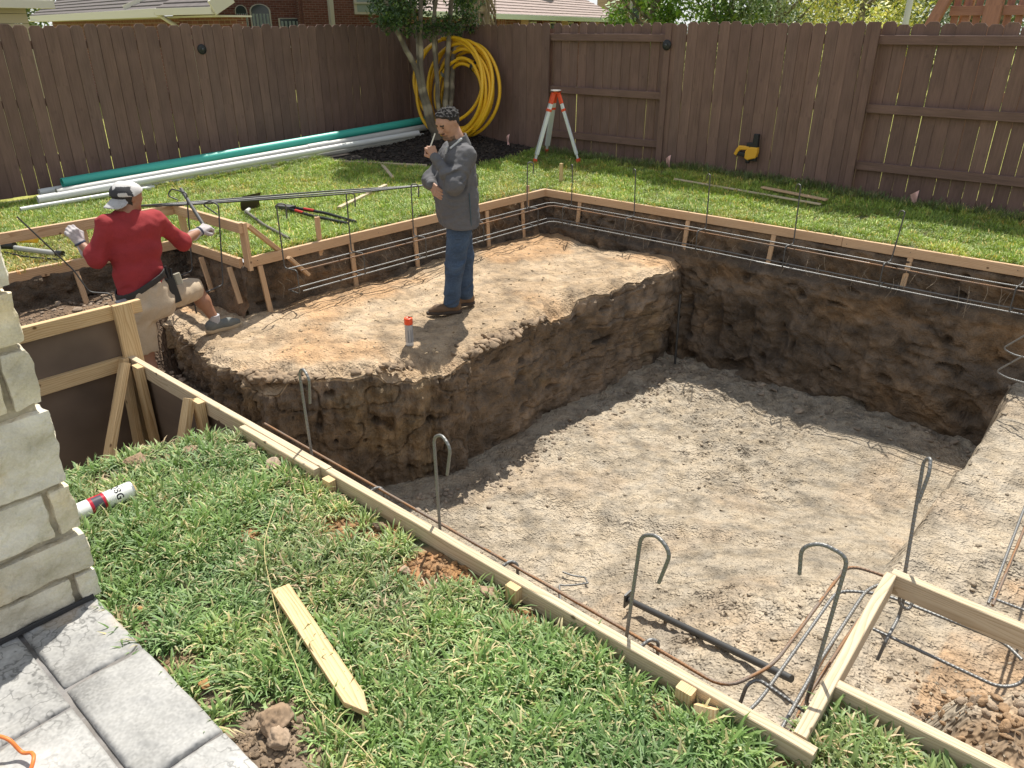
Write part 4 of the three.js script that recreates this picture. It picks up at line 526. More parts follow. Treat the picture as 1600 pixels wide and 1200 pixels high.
{ // survey tripod
  const t = thing('survey_tripod', 'aluminium survey tripod with orange head standing by the rear fence', 'tripod'), al = mat({ color: lin(.72, .76, .8), metalness: .35, roughness: .45 }), og = plastic(.72, .085, .03, .45), top = V(-6.95, 1.02, -8.93);
  const hd = mesh('head', new THREE.CylinderGeometry(.085, .07, .035, 3), og, t); hd.position.copy(top).add(V(0, .02, 0)); hd.rotation.y = .4; const pl = mesh('head_plate', new THREE.CylinderGeometry(.075, .075, .014, 20), mat({ color: lin(.4, .4, .4), metalness: .6, roughness: .4 }), t); pl.position.copy(top).add(V(0, .046, 0));
  for (const [fx, fz, w] of [[-7.12, -8.68, .075], [-6.5, -8.93, .028], [-7.3, -9.18, .07]]) {
    const foot = V(fx, lawnY(fx, fz), fz), hip = top.clone().add(V((fx - top.x) * .13, -.01, (fz - top.z) * .13)), d = foot.clone().sub(hip), L = d.length(); d.normalize(); const at = (s) => hip.clone().addScaledVector(d, s * L), side = V(-d.z, 0, d.x).normalize();
    const leg = mesh('leg', board(at(.12), at(.86), .045, w, V(0, 1, 0)), al, t); mesh('hinge', board(at(-.03), at(.125), .05, w * 1.05, V(0, 1, 0)), og, leg); mesh('clamp', board(at(.2), at(.235), .058, w * 1.15), og, leg); mesh('inner_leg', board(at(.86), at(.93), .03, w * .45), al, leg); mesh('foot_spur', board(at(.925), at(1.0), .05, .05), og, leg);
  }
  settle(t);
}
{ // cordless tool hung on the fence
  const yl = plastic(.72, .38, .03, .4), t = thing('cordless_tool', 'yellow and black cordless tool hanging on the rear fence', 'power tool'), z = -9.27; const S = (pts, dep, zz, m, name) => { const g = new THREE.ExtrudeGeometry(new THREE.Shape(pts.map(p => new THREE.Vector2(...p))), { depth: dep, bevelEnabled: true, bevelSize: .012, bevelThickness: .012, bevelSegments: 3 }); g.translate(-4.18, .47, zz); mesh(name, g, m, t); };
  S([[0, -.075], [.03, -.09], [.12, -.06], [.135, .0], [.13, .045], [.05, .045], [-.0, .0]], .05, z - .02, yl, 'body'); S([[-.15, -.04], [-.135, -.05], [-.095, .02], [.02, .03], [.02, .05], [-.1, .05], [-.13, .01]], .03, z - .01, yl, 'handle'); S([[-.11, -.05], [.0, -.06], [.01, -.03], [-.09, -.02]], .035, z - .01, blackP, 'battery'); S([[0, .06], [.12, .06], [.12, .2], [.08, .2], [.075, .1], [0, .09]], .035, z - .02, blackP, 'bracket'); S([[.01, -.13], [.03, -.13], [.03, -.1], [.12, -.1], [.12, -.07], [.01, -.07]], .03, z - .02, blackP, 'shoe'); settle(t);
}
{ // marker flags
  const fm = mat({ color: lin(.75, .45, .42), roughness: .8, side: THREE.DoubleSide }), wm = steelDark;
  for (const [x, z, label] of [[-8.0, -9.15, 'small pink marker flag in the mulch beside the coil'], [-5.2, -9.2, 'small pink marker flag by the rear fence trim board'], [-2.12, -9.2, 'small pink marker flag in front of the railed bay at the ledge end']]) { const t = thing('marker_flag', label, 'flag', null, V(x, lawnY(x, z), z)); mesh('wire', bar([V(0, -.05, 0), V(.01, .2, .01)], .0022, .01, 6), wm, t); const g = gridGeo(8, 8, (u, v) => V(-.002 - u * .085 * (1 - v * .55), .19 - v * .15 - u * .06, .02 * Math.sin(u * 4 + v * 3)), (p, u, v) => [u, v]); mesh('flag', g, fm, t); }
}
{ // bars and tools on the lawn behind the side form
  for (const [k, o, lab] of [[0, 0, 'topmost'], [1, .022, 'middle'], [2, .044, 'lowest']]) settleMesh(one('rebar', bar([V(-7.33 + o * .5, .35 - o * .3, -3.0 - k * .05), V(-7.05 + o, .36 - o * .3, -3.42), V(-7.48 + o, .13 - o, -5.4), V(-7.2 + o, .05 + lawnY(-7.2, -6.7), -6.75 - k * .1)], .009, .5, 8), k === 1 ? steel : steelDark, lab + ' long bar of the bundle reaching from raised form to lawn', 'rebar', null));
  const t = thing('square_shovel', 'brown steel shovel lying in the grass behind the side form', 'shovel'), rs = mat({ color: lin(.085, .06, .045), metalness: .5, roughness: .6 });
  const g = gridGeo(10, 8, (u, v) => V(-7.68 + (v - .5) * .06 + u * -.05, .03 + v * .17, -4.34 - u * .26 + .02 * Math.sin(v * 3)), (p, u, v) => [u, v]); const g2 = g.clone(); g2.translate(-.006, 0, 0); mesh('blade', mergeGeometries([g, g2]), mat({ color: lin(.085, .06, .045), metalness: .5, roughness: .6, side: THREE.DoubleSide }), t); mesh('collar', bar([V(-7.66, .05, -4.4), V(-7.52, .06, -4.28)], .022, .01), plastic(.6, .6, .56), t); mesh('handle', bar([V(-7.52, .06, -4.28), V(-6.95, .035, -4.13), V(-6.3, .03, -3.99)], .016, .05, 10), mat({ color: lin(.13, .12, .1), roughness: .6 }), t); settle(t);
  const c = thing('bolt_cutter', 'black bolt cutter with red grips lying in the grass', 'bolt cutter'), a = V(-7.42, .05, -4.72); mesh('jaws', board(V(-7.55, .05, -4.7), V(-7.33, .055, -4.74), .04, .1), steelDark, c); for (const s of [-1, 1]) { const h = mesh('handle', bar([V(-7.34, .05, -4.73 + s * .035), V(-6.9, .045, -4.76 + s * .09), V(-6.35, .035, -4.78 + s * .05)], .017, .1, 8), blackP, c); mesh('grip', bar([V(-7.2, .055, -4.74 + s * .055), V(-7.05, .052, -4.75 + s * .07)], .0175, .02, 8), plastic(.5, .04, .03), h); } settle(c);
  const p = thing('pole_saw', 'black and yellow pole saw on the dry grass inside the raised form', 'power tool'), y0 = lawnY(-7.7, -2.2) + .06; mesh('motor', bar([V(-8.05, y0 + .02, -2.02), V(-7.86, y0 + .02, -2.13)], .035, .02, 12), blackP, p); mesh('grip', bar([V(-7.96, y0 + .05, -2.2), V(-7.8, y0 + .05, -2.3)], .028, .02, 12), plastic(.75, .42, .03), p); mesh('shaft', bar([V(-7.86, y0, -2.13), V(-7.42, y0 - .01, -2.32)], .024, .02, 12), plastic(.4, .4, .38), p); mesh('head', bar([V(-7.42, y0 - .01, -2.32), V(-7.36, y0 - .01, -2.35)], .028, .02, 10), blackP, p); mesh('cable', sweep(smoothPts([V(-7.9, y0 - .03, -2.05), V(-7.6, y0 - .03, -2.12), V(-7.42, y0 - .03, -2.2), V(-7.3, y0 - .04, -2.3)], 20), .008, 6), blackP, p); settle(p);
  const b = thing('tool_bag', 'black and white bag on the grass by the fence end', 'bag'); const bg = new THREE.SphereGeometry(.13, 20, 14); bg.scale(1, .8, 1.2); bg.translate(-9.75, .13, -2.35); mesh('bag', bg, blackP, b); const fl = new THREE.SphereGeometry(.1, 16, 10); fl.scale(.9, .6, 1); fl.translate(-9.70, .2, -2.38); mesh('flap', fl, plastic(.6, .6, .6), b); mesh('strap', bar([V(-9.75, .2, -2.48), V(-9.72, .31, -2.4), V(-9.74, .2, -2.26)], .012, .05), blackP, b); settle(b);
}
// ================= TREES =================
function leafCloud(seed, clumps, per, size, spread, cols) {   // clumps: [x,y,z,r]
  const r = rng(seed), P = [], C = [], N = [], I = [];
  for (const [cx, cy, cz, cr] of clumps) for (let i = 0; i < per; i++) {
    const u = r() * 2 - 1, a = r() * 6.283, q = Math.pow(r(), .45) * cr, s = Math.sqrt(1 - u * u), x = cx + Math.cos(a) * s * q * spread, y = cy + u * q, z = cz + Math.sin(a) * s * q * spread;
    const yaw = r() * 6.283, pit2 = (r() - .5) * 2.2, L = size * (.6 + .8 * r()), d = V(Math.cos(yaw) * Math.cos(pit2), Math.sin(pit2), Math.sin(yaw) * Math.cos(pit2)), w = V(-Math.sin(yaw), (r() - .5) * 1.2, Math.cos(yaw)).normalize().multiplyScalar(L * .28), c = cols[Math.floor(r() * cols.length)], g = .7 + .6 * r(), k = P.length / 3;
    const m = V(x, y, z).addScaledVector(d, L * .45), e = V(x, y, z).addScaledVector(d, L); P.push(x, y, z, m.x + w.x, m.y + w.y, m.z + w.z, e.x, e.y - L * .1, e.z, m.x - w.x, m.y - w.y, m.z - w.z); for (let j = 0; j < 4; j++) C.push(c[0] * g, c[1] * g, c[2] * g); I.push(k, k + 1, k + 2, k, k + 2, k + 3);
  }
  const g = new THREE.BufferGeometry(); g.setAttribute('position', new THREE.Float32BufferAttribute(P, 3)); g.setAttribute('color', new THREE.Float32BufferAttribute(C, 3)); g.setIndex(I); g.computeVertexNormals(); return g;
}
const leafMat = new THREE.MeshPhysicalMaterial({ vertexColors: true, roughness: .6, transmission: .35, thickness: 0, side: THREE.DoubleSide });
const barkTex = tex(256, 512, (u, v) => { const a = fbm(u * 8, v * 3, 3.1, 4), b = sm(noise(u * 5, v * 2.2, 8.1), -.1, .5); return [mix(.16, .33, b) + a * .08, mix(.135, .285, b) + a * .075, mix(.105, .215, b) + a * .06]; }, true, [1.2, 1]);
const bark = mat({ map: barkTex, bumpMap: soilBump, bumpScale: .003, roughness: .95 });
{
  const t = thing('multi_stem_tree', 'smooth barked tree with many slim stems in the fence corner', 'tree'), b = V(-9.2, .28, -8.82);
  const stems = [[[-9.2, .45, -8.62], [-9.2, 1.28, -8.37], [-9.22, 1.85, -8.04], [-9.2, 2.6, -7.75], .045], [[-9.18, .5, -8.66], [-9.15, 1.15, -8.45], [-9.1, 1.9, -8.42], [-9.0, 2.8, -8.4], .042], [[-9.25, .5, -8.7], [-9.3, 1.1, -8.55], [-9.35, 1.9, -8.55], [-9.5, 2.8, -8.5], .034], [[-9.12, .5, -8.75], [-9.05, 1.1, -8.66], [-9.06, 1.9, -8.64], [-8.9, 2.7, -8.7], .036], [[-9.2, .5, -8.85], [-9.24, 1.1, -8.84], [-9.25, 1.9, -8.86], [-9.3, 2.9, -8.9], .036], [[-9.1, .5, -8.84], [-9.06, 1.0, -8.86], [-9.03, 1.9, -8.94], [-8.9, 2.8, -9.0], .046], [[-9.12, .5, -8.92], [-9.08, 1.0, -9.0], [-9.06, 1.4, -9.02], [-9.04, 1.95, -9.2], .05], [[-9.15, .5, -8.93], [-9.18, 1.2, -9.08], [-9.2, 1.9, -9.12], [-9.2, 2.9, -9.3], .036]];
  for (const s of stems) { const pts = smoothPts([b.clone().add(V((s[0][0] + 9.18) * .5, 0, (s[0][2] + 8.78) * .35)), ...s.slice(0, 4).map(p => V(...p))], 24).map((p, i) => p.add(V(.012 * noise(i * .6, s[4] * 900, 1), 0, .012 * noise(i * .6, s[4] * 700, 4)))); mesh('stem', sweep(pts, k => s[4] * (1.25 - .6 * k), 10), bark, t); }
  mesh('root_flare', sweep([V(-9.2, .1, -8.8), V(-9.2, .3, -8.79), V(-9.2, .5, -8.76)], k => .15 - .05 * k, 12), bark, t);
  const r = rng(5), cl = []; for (let i = 0; i < 60; i++) { const a = r() * 6.283, q = Math.sqrt(r()), y = 2.0 + r() * 1.7; cl.push([-9.15 + Math.cos(a) * q * .9, y, -8.7 + Math.sin(a) * q * .95, .16 + r() * .12]); } for (const [y, z] of [[1.95, -7.75], [2.05, -7.95], [1.9, -8.2], [1.86, -8.5], [1.9, -8.75], [1.88, -9.0], [1.95, -9.3], [2.0, -7.7]]) cl.push([-9.1 + r() * .2, y, z, .17]);
  mesh('crown', leafCloud(9, cl, 330, .055, 1, [[.05, .105, .028], [.085, .17, .035], [.16, .25, .05], [.06, .12, .04]]), leafMat, t); settle(t);
}
{ // shaggy palm trunk beyond the fence
  const t = thing('palm_tree', 'shaggy grey brown palm trunk standing behind the rear fence', 'tree'), m = mat({ map: barkTex, color: lin(1.3, 1.2, 1.05), roughness: 1 }); const c = V(-10.35, 0, -11.0); mesh('trunk', sweep([V(c.x, 0, c.z), V(c.x, 2, c.z), V(c.x + .1, 5, c.z)], .2, 14), m, t);
  const gs = []; for (let i = 0; i < 260; i++) { const a = rr(0, 6.28), y = rr(1.2, 4.4), l = rr(.3, .9), ro = .2; gs.push(sweep([V(c.x + Math.cos(a) * ro, y, c.z + Math.sin(a) * ro), V(c.x + Math.cos(a) * (ro + .1), y - l * .3, c.z + Math.sin(a) * (ro + .1)), V(c.x + Math.cos(a + .1) * (ro + .12), y - l, c.z + Math.sin(a + .1) * (ro + .12))], k => .02 - .015 * k, 4)); } mesh('hanging_fronds', mergeGeometries(gs), m, t);
  mesh('crown', leafCloud(77, [[c.x, 5.2, c.z, 1.2]], 260, .9, 1, [[.1, .16, .05]]), leafMat, t); settle(t);
}
function farTree(label, x, z, h, r, cols, seed, leaf) {
  const t = thing('yard_tree', label, 'tree', 'trees beyond the rear fence'), rg = rng(seed), cl = []; const lean = rg() - .5;
  const tk = mesh('trunk', sweep(smoothPts([V(x, -.05, z), V(x + lean * .3, h * .3, z), V(x + lean * .2, h * .75, z)], 8), k => .16 - .1 * k, 8), bark, t); for (let i = 0; i < 6; i++) { const a = rg() * 6.28, y = h * (.15 + .4 * rg()); mesh('limb', sweep(smoothPts([V(x + lean * .25, y, z), V(x + Math.cos(a) * r * .4, y + .5, z + Math.sin(a) * r * .4), V(x + Math.cos(a) * r * .75, y + 1.1, z + Math.sin(a) * r * .75)], 6), k => .06 - .04 * k, 6), bark, t); }
  for (let i = 0; i < 70; i++) { const a = rg() * 6.283, q = Math.sqrt(rg()) * r, u = Math.pow(rg(), .8); cl.push([x + Math.cos(a) * q, .9 + u * (h - .9), z + Math.sin(a) * q, r * (.2 + .16 * rg())]); }
  mesh('crown', leafCloud(seed + 1, cl, 110, leaf, 1, cols), leafMat, t); settle(t);
}
farTree('bright green leafy tree beside the house with siding', -13.7, -22.4, 5, 1.5, [[.12, .22, .03], [.18, .28, .04], [.07, .13, .02]].map(c => c.map(v => v * 1.7)), 21, .16);
farTree('deeper green tree with visible limbs behind the fence', -12.2, -24.6, 5.5, 2.0, [[.10, .19, .03], [.2, .28, .05], [.05, .1, .02]].map(c => c.map(v => v * 1.7)), 27, .17);
farTree('grey green fine leaved tree behind the fence', -10.2, -23.4, 4.5, 1.7, [[.20, .25, .14], [.28, .32, .2], [.13, .17, .09]].map(c => c.map(v => v * 1.7)), 31, .1);
farTree('yellow green tree with golden new leaves behind the fence', -8.2, -24.2, 4.5, 1.9, [[.42, .42, .09], [.5, .46, .14], [.3, .34, .08]].map(c => c.map(v => v * 1.7)), 43, .12);
farTree('dark leaved tree behind the climbing frame', -5.2, -27, 5, 2.2, [[.05, .09, .04], [.09, .13, .06], [.2, .22, .16]].map(c => c.map(v => v * 1.7)), 57, .16);
farTree('dense dark shrubby tree far behind the climbing frame', -2.0, -29, 5, 3.0, [[.06, .10, .04], [.1, .14, .06], [.22, .24, .18]].map(c => c.map(v => v * 1.7)), 63, .18);
farTree('tall green tree filling the gap far behind', -15.5, -34, 7, 3.2, [[.10, .17, .04], [.14, .2, .06]].map(c => c.map(v => v * 1.7)), 71, .25); farTree('broad olive tree far behind the yellow one', -9.5, -36, 7, 4, [[.14, .18, .06], [.2, .22, .09]].map(c => c.map(v => v * 1.7)), 77, .28);

for (const [x, z, k] of [[-19, -48, 3], [-11, -50, 5], [-3, -48, 7], [4, -46, 9]]) farTree(['tall pale green tree', '', 'wide green tree', '', 'hazy green tree', '', 'big olive tree'][k - 3] + ' closing the view far behind the yards', x, z, 9, 5, [[.16, .22, .07], [.22, .28, .1]].map(c => c.map(v => v * 1.4)), 80 + k, .4);
farTree('round green tree far behind the shed', -46, -13.5, 6, 4, [[.12, .18, .05], [.2, .26, .08]], 95, .35);

// ================= NEIGHBOUR HOUSES =================
const brickTex = tex(512, 512, (u, v) => { const row = Math.floor(v * 12), x = u * 4 + (row % 2) * .5, fx = x - Math.floor(x), fy = v * 12 - row, mor = fx < .05 || fy < .13, k = hash(Math.floor(x) % 4, row, 3), s = noise(u * 90, v * 90, 2, 90) * .02; return mor ? [.30 + s, .25 + s, .22 + s] : [.135 + k * .07 + s, .048 + k * .03 + s * .6, .04 + k * .025 + s * .6]; }, true, [1 / .86, 1 / .92]);
const brick = mat({ map: brickTex, roughness: .95 }), white = plastic(.62, .60, .54, .6), pane = new THREE.MeshPhysicalMaterial({ color: lin(.05, .065, .07), roughness: .08, metalness: 0, specularIntensity: 1 }), blind = plastic(.34, .42, .42, .7);
const shTex = tex(512, 256, (u, v) => { const c = Math.floor(u * 16), k = hash(c, Math.floor(v * 1), 9), s = fbm(u * 40, v * 40, 2, 3, 40); return [.9 + k * .2 + s * .25, .9 + k * .18 + s * .25, .9 + k * .16 + s * .25].map(x => x * .8); }, true, [1 / 3, 1 / .5]);
const shDark = mat({ map: shTex, color: lin(.17, .15, .145), roughness: .95 }), shPale = mat({ map: shTex, color: lin(.46, .37, .34), roughness: .95 });
function vwall(parent, a, b, y0, y1, th, m, name = 'wall') { const g = board(V(a[0], (y0 + y1) / 2, a[1]), V(b[0], (y0 + y1) / 2, b[1]), y1 - y0, th); return mesh(name, g, m, parent); }
function roofPlane(parent, a, b, back, rise, y, rows, m, hipA = 0, hipB = 0) {   // eave a-b, rows of shingles going up along back (unit*depth)
  for (let k = 0; k < rows; k++) { const t0 = k / rows, t1 = (k + 1.25) / rows, d = [b[0] - a[0], b[1] - a[1]]; const E = (t, f) => V(a[0] + d[0] * (hipA * t * (1 - f) + f * (1 - hipB * t)) + back[0] * t, y + rise * t, a[1] + d[1] * (hipA * t * (1 - f) + f * (1 - hipB * t)) + back[1] * t); const p = [E(t0, 0), E(t0, 1), E(t1, 1), E(t1, 0)].map((q, i) => q.add(V(0, i < 2 ? .03 : .0, 0))); const lo = [p[0].clone().add(V(0, -.03, 0)), p[1].clone().add(V(0, -.03, 0))], L = p[0].distanceTo(p[1]); const P = [], U = []; const tri = (A, B2, C2, ua, ub, uc) => { for (const [q, u] of [[A, ua], [B2, ub], [C2, uc]]) { P.push(q.x, q.y, q.z); U.push(...u); } }; tri(p[0], p[1], p[2], [k * .7, 0], [k * .7 + L, 0], [k * .7 + L, .3]); tri(p[0], p[2], p[3], [k * .7, 0], [k * .7 + L, .3], [k * .7, .3]); tri(lo[0], lo[1], p[1], [0, 0], [L, 0], [L, .05]); tri(lo[0], p[1], p[0], [0, 0], [L, .05], [0, .05]); const g = new THREE.BufferGeometry(); g.setAttribute('position', new THREE.Float32BufferAttribute(P, 3)); g.setAttribute('uv', new THREE.Float32BufferAttribute(U, 2)); g.computeVertexNormals(); mesh('shingle_course', g, m, parent); }
}
{
  const h = thing('house', 'low brick house with dark shingle roof and white gutter beyond the fence', 'house');
  vwall(h, [-28.5, -10.6], [-17.2, -9.0], 0, 2.1, .2, brick); vwall(h, [-17.2, -9.0], [-14.9, -9.0], 0, 2.1, .2, brick);
  mesh('fascia', board(V(-28.5, 2.12, -9.9), V(-17.0, 2.15, -8.4), .17, .04), white, h); mesh('gutter', board(V(-17.0, 2.16, -8.36), V(-14.75, 2.16, -8.36), .13, .14), white, h); mesh('soffit', board(V(-28.5, 2.06, -10.25), V(-14.8, 2.07, -8.75), .03, .8), white, h); mesh('gable_board', board(V(-14.72, 2.2, -8.30), V(-14.72, 2.42, -8.72), .26, .05), white, h); mesh('downspout', bar([V(-17.1, 2.15, -8.35), V(-16.9, 2.0, -8.5), V(-16.7, 1.7, -8.85), V(-16.7, .1, -8.85)], .045, .1), white, h);
  roofPlane(h, [-28.5, -9.9], [-17.0, -8.4], [.5, -5], 2.6, 2.2, 30, shDark); roofPlane(h, [-17.0, -8.34], [-14.7, -8.34], [0, -5], 2.6, 2.22, 30, shDark); mesh('valley_flashing', board(V(-19.4, 2.28, -8.75), V(-17.4, 3.3, -10.6), .1, .02), white, h); settle(h);
  const s = thing('shed', 'beige sided outbuilding with white gutter at the fence end', 'shed'); const sid = plastic(.42, .37, .28, .8); for (let k = 0; k < 16; k++) mesh('siding_board', box(-16, -13.42 + .01, .1 + k * .13, .225 + k * .13, -4.62 + .0, -1.2), sid, s); mesh('gutter', board(V(-13.33, 2.17, -1.0), V(-13.25, 2.17, -4.95), .11, .12), white, s); roofPlane(s, [-13.3, -4.95], [-13.3, -1.0], [-2.4, 0], 1.1, 2.22, 14, shDark); settle(s);
}
{
  const h = thing('house', 'tall red brick house with arched windows beyond the side fence', 'house'); const A0 = [-28.6, -14.6], A1 = [-26.3, -18.3], B0 = [-25.7, -18.0], B1 = [-23.8, -23.0];
  vwall(h, A0, A1, 0, 5.6, .25, brick); vwall(h, A1, B0, 0, 5.6, .25, brick); vwall(h, B0, B1, 0, 5.6, .25, brick);
  const dirA = V(A1[0] - A0[0], 0, A1[1] - A0[1]).normalize(), nA = V(-dirA.z, 0, dirA.x); if (nA.dot(V(1, 0, .5)) < 0) nA.multiplyScalar(-1);
  const win = (o, dir, n, w, y0, y1, arch, bl) => { const sh = new THREE.Shape(); sh.moveTo(-w / 2, 0); sh.lineTo(w / 2, 0); sh.lineTo(w / 2, y1 - y0); if (arch) sh.absellipse(0, y1 - y0, w / 2, arch, 0, Math.PI, false); else sh.lineTo(-w / 2, y1 - y0); sh.closePath(); const M = new THREE.Matrix4().makeBasis(dir, V(0, 1, 0), n), put = (g, off) => { g.applyMatrix4(M); g.translate(o.x + n.x * off, y0, o.z + n.z * off); return g; }; const fr = mesh('window', put(new THREE.ExtrudeGeometry(sh, { depth: .06, bevelEnabled: false }), .12), white, h); const sh2 = new THREE.Shape(sh.getPoints(20).map(p => new THREE.Vector2(p.x * .86, .08 + p.y * .9))); mesh('pane', put(new THREE.ExtrudeGeometry(sh2, { depth: .02, bevelEnabled: false }), .165), bl ? blind : pane, fr); mesh('sash_bar', put(new THREE.BoxGeometry(w, .06, .03).translate(0, (y1 - y0) * .3, 0), .2), white, fr); if (!bl) for (let i = -2; i <= 2; i++) mesh('curtain_fold', put(new THREE.BoxGeometry(w * .1, (y1 - y0) * .8, .01).translate(i * w * .17, (y1 - y0) * .5, 0), .188), blind, fr); };
  const rayPt = (px) => { const a = 41 * Math.PI / 180 - Math.atan((px - 800) / 1304); return [-Math.sin(a), -Math.cos(a)]; };
  const hitA = (f) => V(mix(A0[0], A1[0], f), 0, mix(A0[1], A1[1], f)), hitB = (f) => V(mix(B0[0], B1[0], f), 0, mix(B0[1], B1[1], f)); win(hitA(.53), dirA, nA, .42, 1.6, 2.42, .2, 0); win(hitA(.68), dirA, nA, .72, 1.6, 2.42, .24, 0); win(hitA(.91), dirA, nA, .8, 1.2, 2.2, 0, 0);
  const dirB = V(B1[0] - B0[0], 0, B1[1] - B0[1]).normalize(), nB = V(-dirB.z, 0, dirB.x); if (nB.dot(V(1, 0, .5)) < 0) nB.multiplyScalar(-1); win(hitB(.5), dirB, nB, 1.55, 2.33, 3.6, 0, 1);
  mesh('downspout', board(V(-25.2, 1.0, -18.9), V(-25.2, 5.5, -18.9), .14, .18, V(1, 0, 0)), white, h);
  roofPlane(h, A0, [-25.7, -18.3], [-4, -2], 2.4, 5.7, 16, shDark); roofPlane(h, B0, B1, [-4.5, -1.6], 2.4, 5.7, 16, shDark); mesh('eave', board(V(A0[0] + .3, 5.6, A0[1] + .15), V(B1[0] + .3, 5.6, B1[1]), .2, .5), white, h); settle(h);
}
{
  const h = thing('house', 'low house with pale pinkish shingle roof behind the rear fence', 'house'), a = [-14.3, -13.2], b = [-18.6, -28.2], dx = b[0] - a[0], dz = b[1] - a[1], L = Math.hypot(dx, dz), n = [-(-dz / L), -(dx / L)]; const bk = [-.96 * 5.5, .28 * 5.5], at = (f, off) => [a[0] + dx * f + .96 * -off, a[1] + dz * f + .28 * off];
  roofPlane(h, a, b, bk, 2.9, 2.2, 34, shPale, 0, .3); const gut = plastic(.55, .62, .52, .6); mesh('gutter', board(V(a[0] + .05, 2.16, a[1]), V(b[0] + .05, 2.13, b[1]), .13, .13), gut, h);
  vwall(h, at(0, .55), at(1, .55), 0, 2.12, .2, brick); for (let k = 0; k < 9; k++) { const p = at(.1 + k * .105, .38); mesh('brick_pier', board(V(p[0], 0, p[1]), V(p[0], 2.1, p[1]), .35, .35, V(1, 0, 0)), k % 2 ? plastic(.4, .26, .19, .9) : brick, h); if (k > 2 && k < 7) { const q = at(.15 + k * .105, .42), q2 = at(.18 + k * .105, .42); const fr = vwall(h, q, q2, 1.0, 2.05, .06, white, 'window'); const g = at(.153 + k * .105, .37), g2 = at(.177 + k * .105, .37); vwall(fr, g, g2, 1.06, 1.99, .03, pane, 'pane'); } }
  mesh('downspout', bar([V(-15.3, 2.12, -16.9), V(-15.55, 1.95, -16.8), V(-15.6, .2, -16.8)], .05, .1), white, h);
  const c = at(.66, 1.3); mesh('roof_vent', box(c[0] - .3, c[0] + .3, 2.75, 3.9, c[1] - .3, c[1] + .3), mat({ color: lin(.5, .55, .58), metalness: .4, roughness: .4 }), h); settle(h);
  const t = thing('house', 'tan sided upper storey of a far house beside the trees', 'house'); const sid = plastic(.36, .25, .17, .85); for (let k = 0; k < 34; k++) mesh('siding_board', board(V(-22.0, .1 + k * .17, -31.5), V(-20.2, .1 + k * .17, -33.2), .165, 3.0), sid, t); const w = mesh('window', board(V(-19.98, 2.1, -31.1), V(-19.98, 3.6, -31.1), .4, .25, V(1, 0, -1)), white, t); mesh('pane', board(V(-19.85, 2.2, -30.98), V(-19.85, 3.5, -30.98), .28, .2, V(1, 0, -1)), pane, w); roofPlane(t, [-23, -30.0], [-19, -33.8], [-2, -2.4], 1.5, 5.85, 10, shDark); settle(t);
}
{ // climbing frame and lamp pole
  const m = mat({ map: fenceTexs[0], color: lin(2.2, 1.75, 1.5), roughness: .8 }), t = thing('climbing_frame', 'red brown timber climbing frame showing over the rear fence', 'climbing frame'), z = -12.7;
  mesh('leg', board(V(-3.95, 0, z + .1), V(-2.85, 2.9, z + .1), .14, .14, V(1, 0, 0)), m, t); mesh('leg', board(V(-3.2, 0, z - .9), V(-2.8, 2.9, z - .1), .12, .12, V(1, 0, 0)), m, t); mesh('post', board(V(-2.52, 0, z + .05), V(-2.52, 3.2, z + .05), .2, .12, V(1, 0, 0)), m, t); mesh('post', board(V(-1.3, 0, z + .05), V(-1.3, 3.2, z + .05), .2, .12, V(1, 0, 0)), m, t); mesh('post', board(V(-1.3, 0, z - 1.4), V(-1.3, 3.2, z - 1.4), .12, .12, V(1, 0, 0)), m, t);
  for (const [x0, x1] of [[-3.05, -2.63], [-2.41, -1.4]]) { for (const y of [2.07, 1.0]) mesh('rail', board(V(x0, y, z), V(x1, y, z), .12, .05), m, t); for (let x = x0 + .06; x < x1; x += .135) mesh('slat', board(V(x, .6, z - .05), V(x, 2.5, z - .05), .09, .02, V(1, 0, 0)), m, t); } for (const y of [2.45, 2.62]) mesh('rail', board(V(-3.0, y, z - .09), V(-1.3, y, z - .09), .1, .03), m, t); settle(t);
  const p = thing('lamp_pole', 'slim grey metal pole between the trees and climbing frame', 'pole'); mesh('shaft', bar([V(-4.94, 0, -17.3), V(-4.85, 5, -17.3)], .06, .02, 12), plastic(.5, .52, .54), p); mesh('base', new THREE.CylinderGeometry(.12, .14, .2, 12).translate(-4.94, .1, -17.3), plastic(.4, .4, .4), p); mesh('arm', bar([V(-4.85, 4.9, -17.3), V(-4.3, 5.1, -17.3)], .04, .02), plastic(.5, .52, .54), p); settle(p);
}
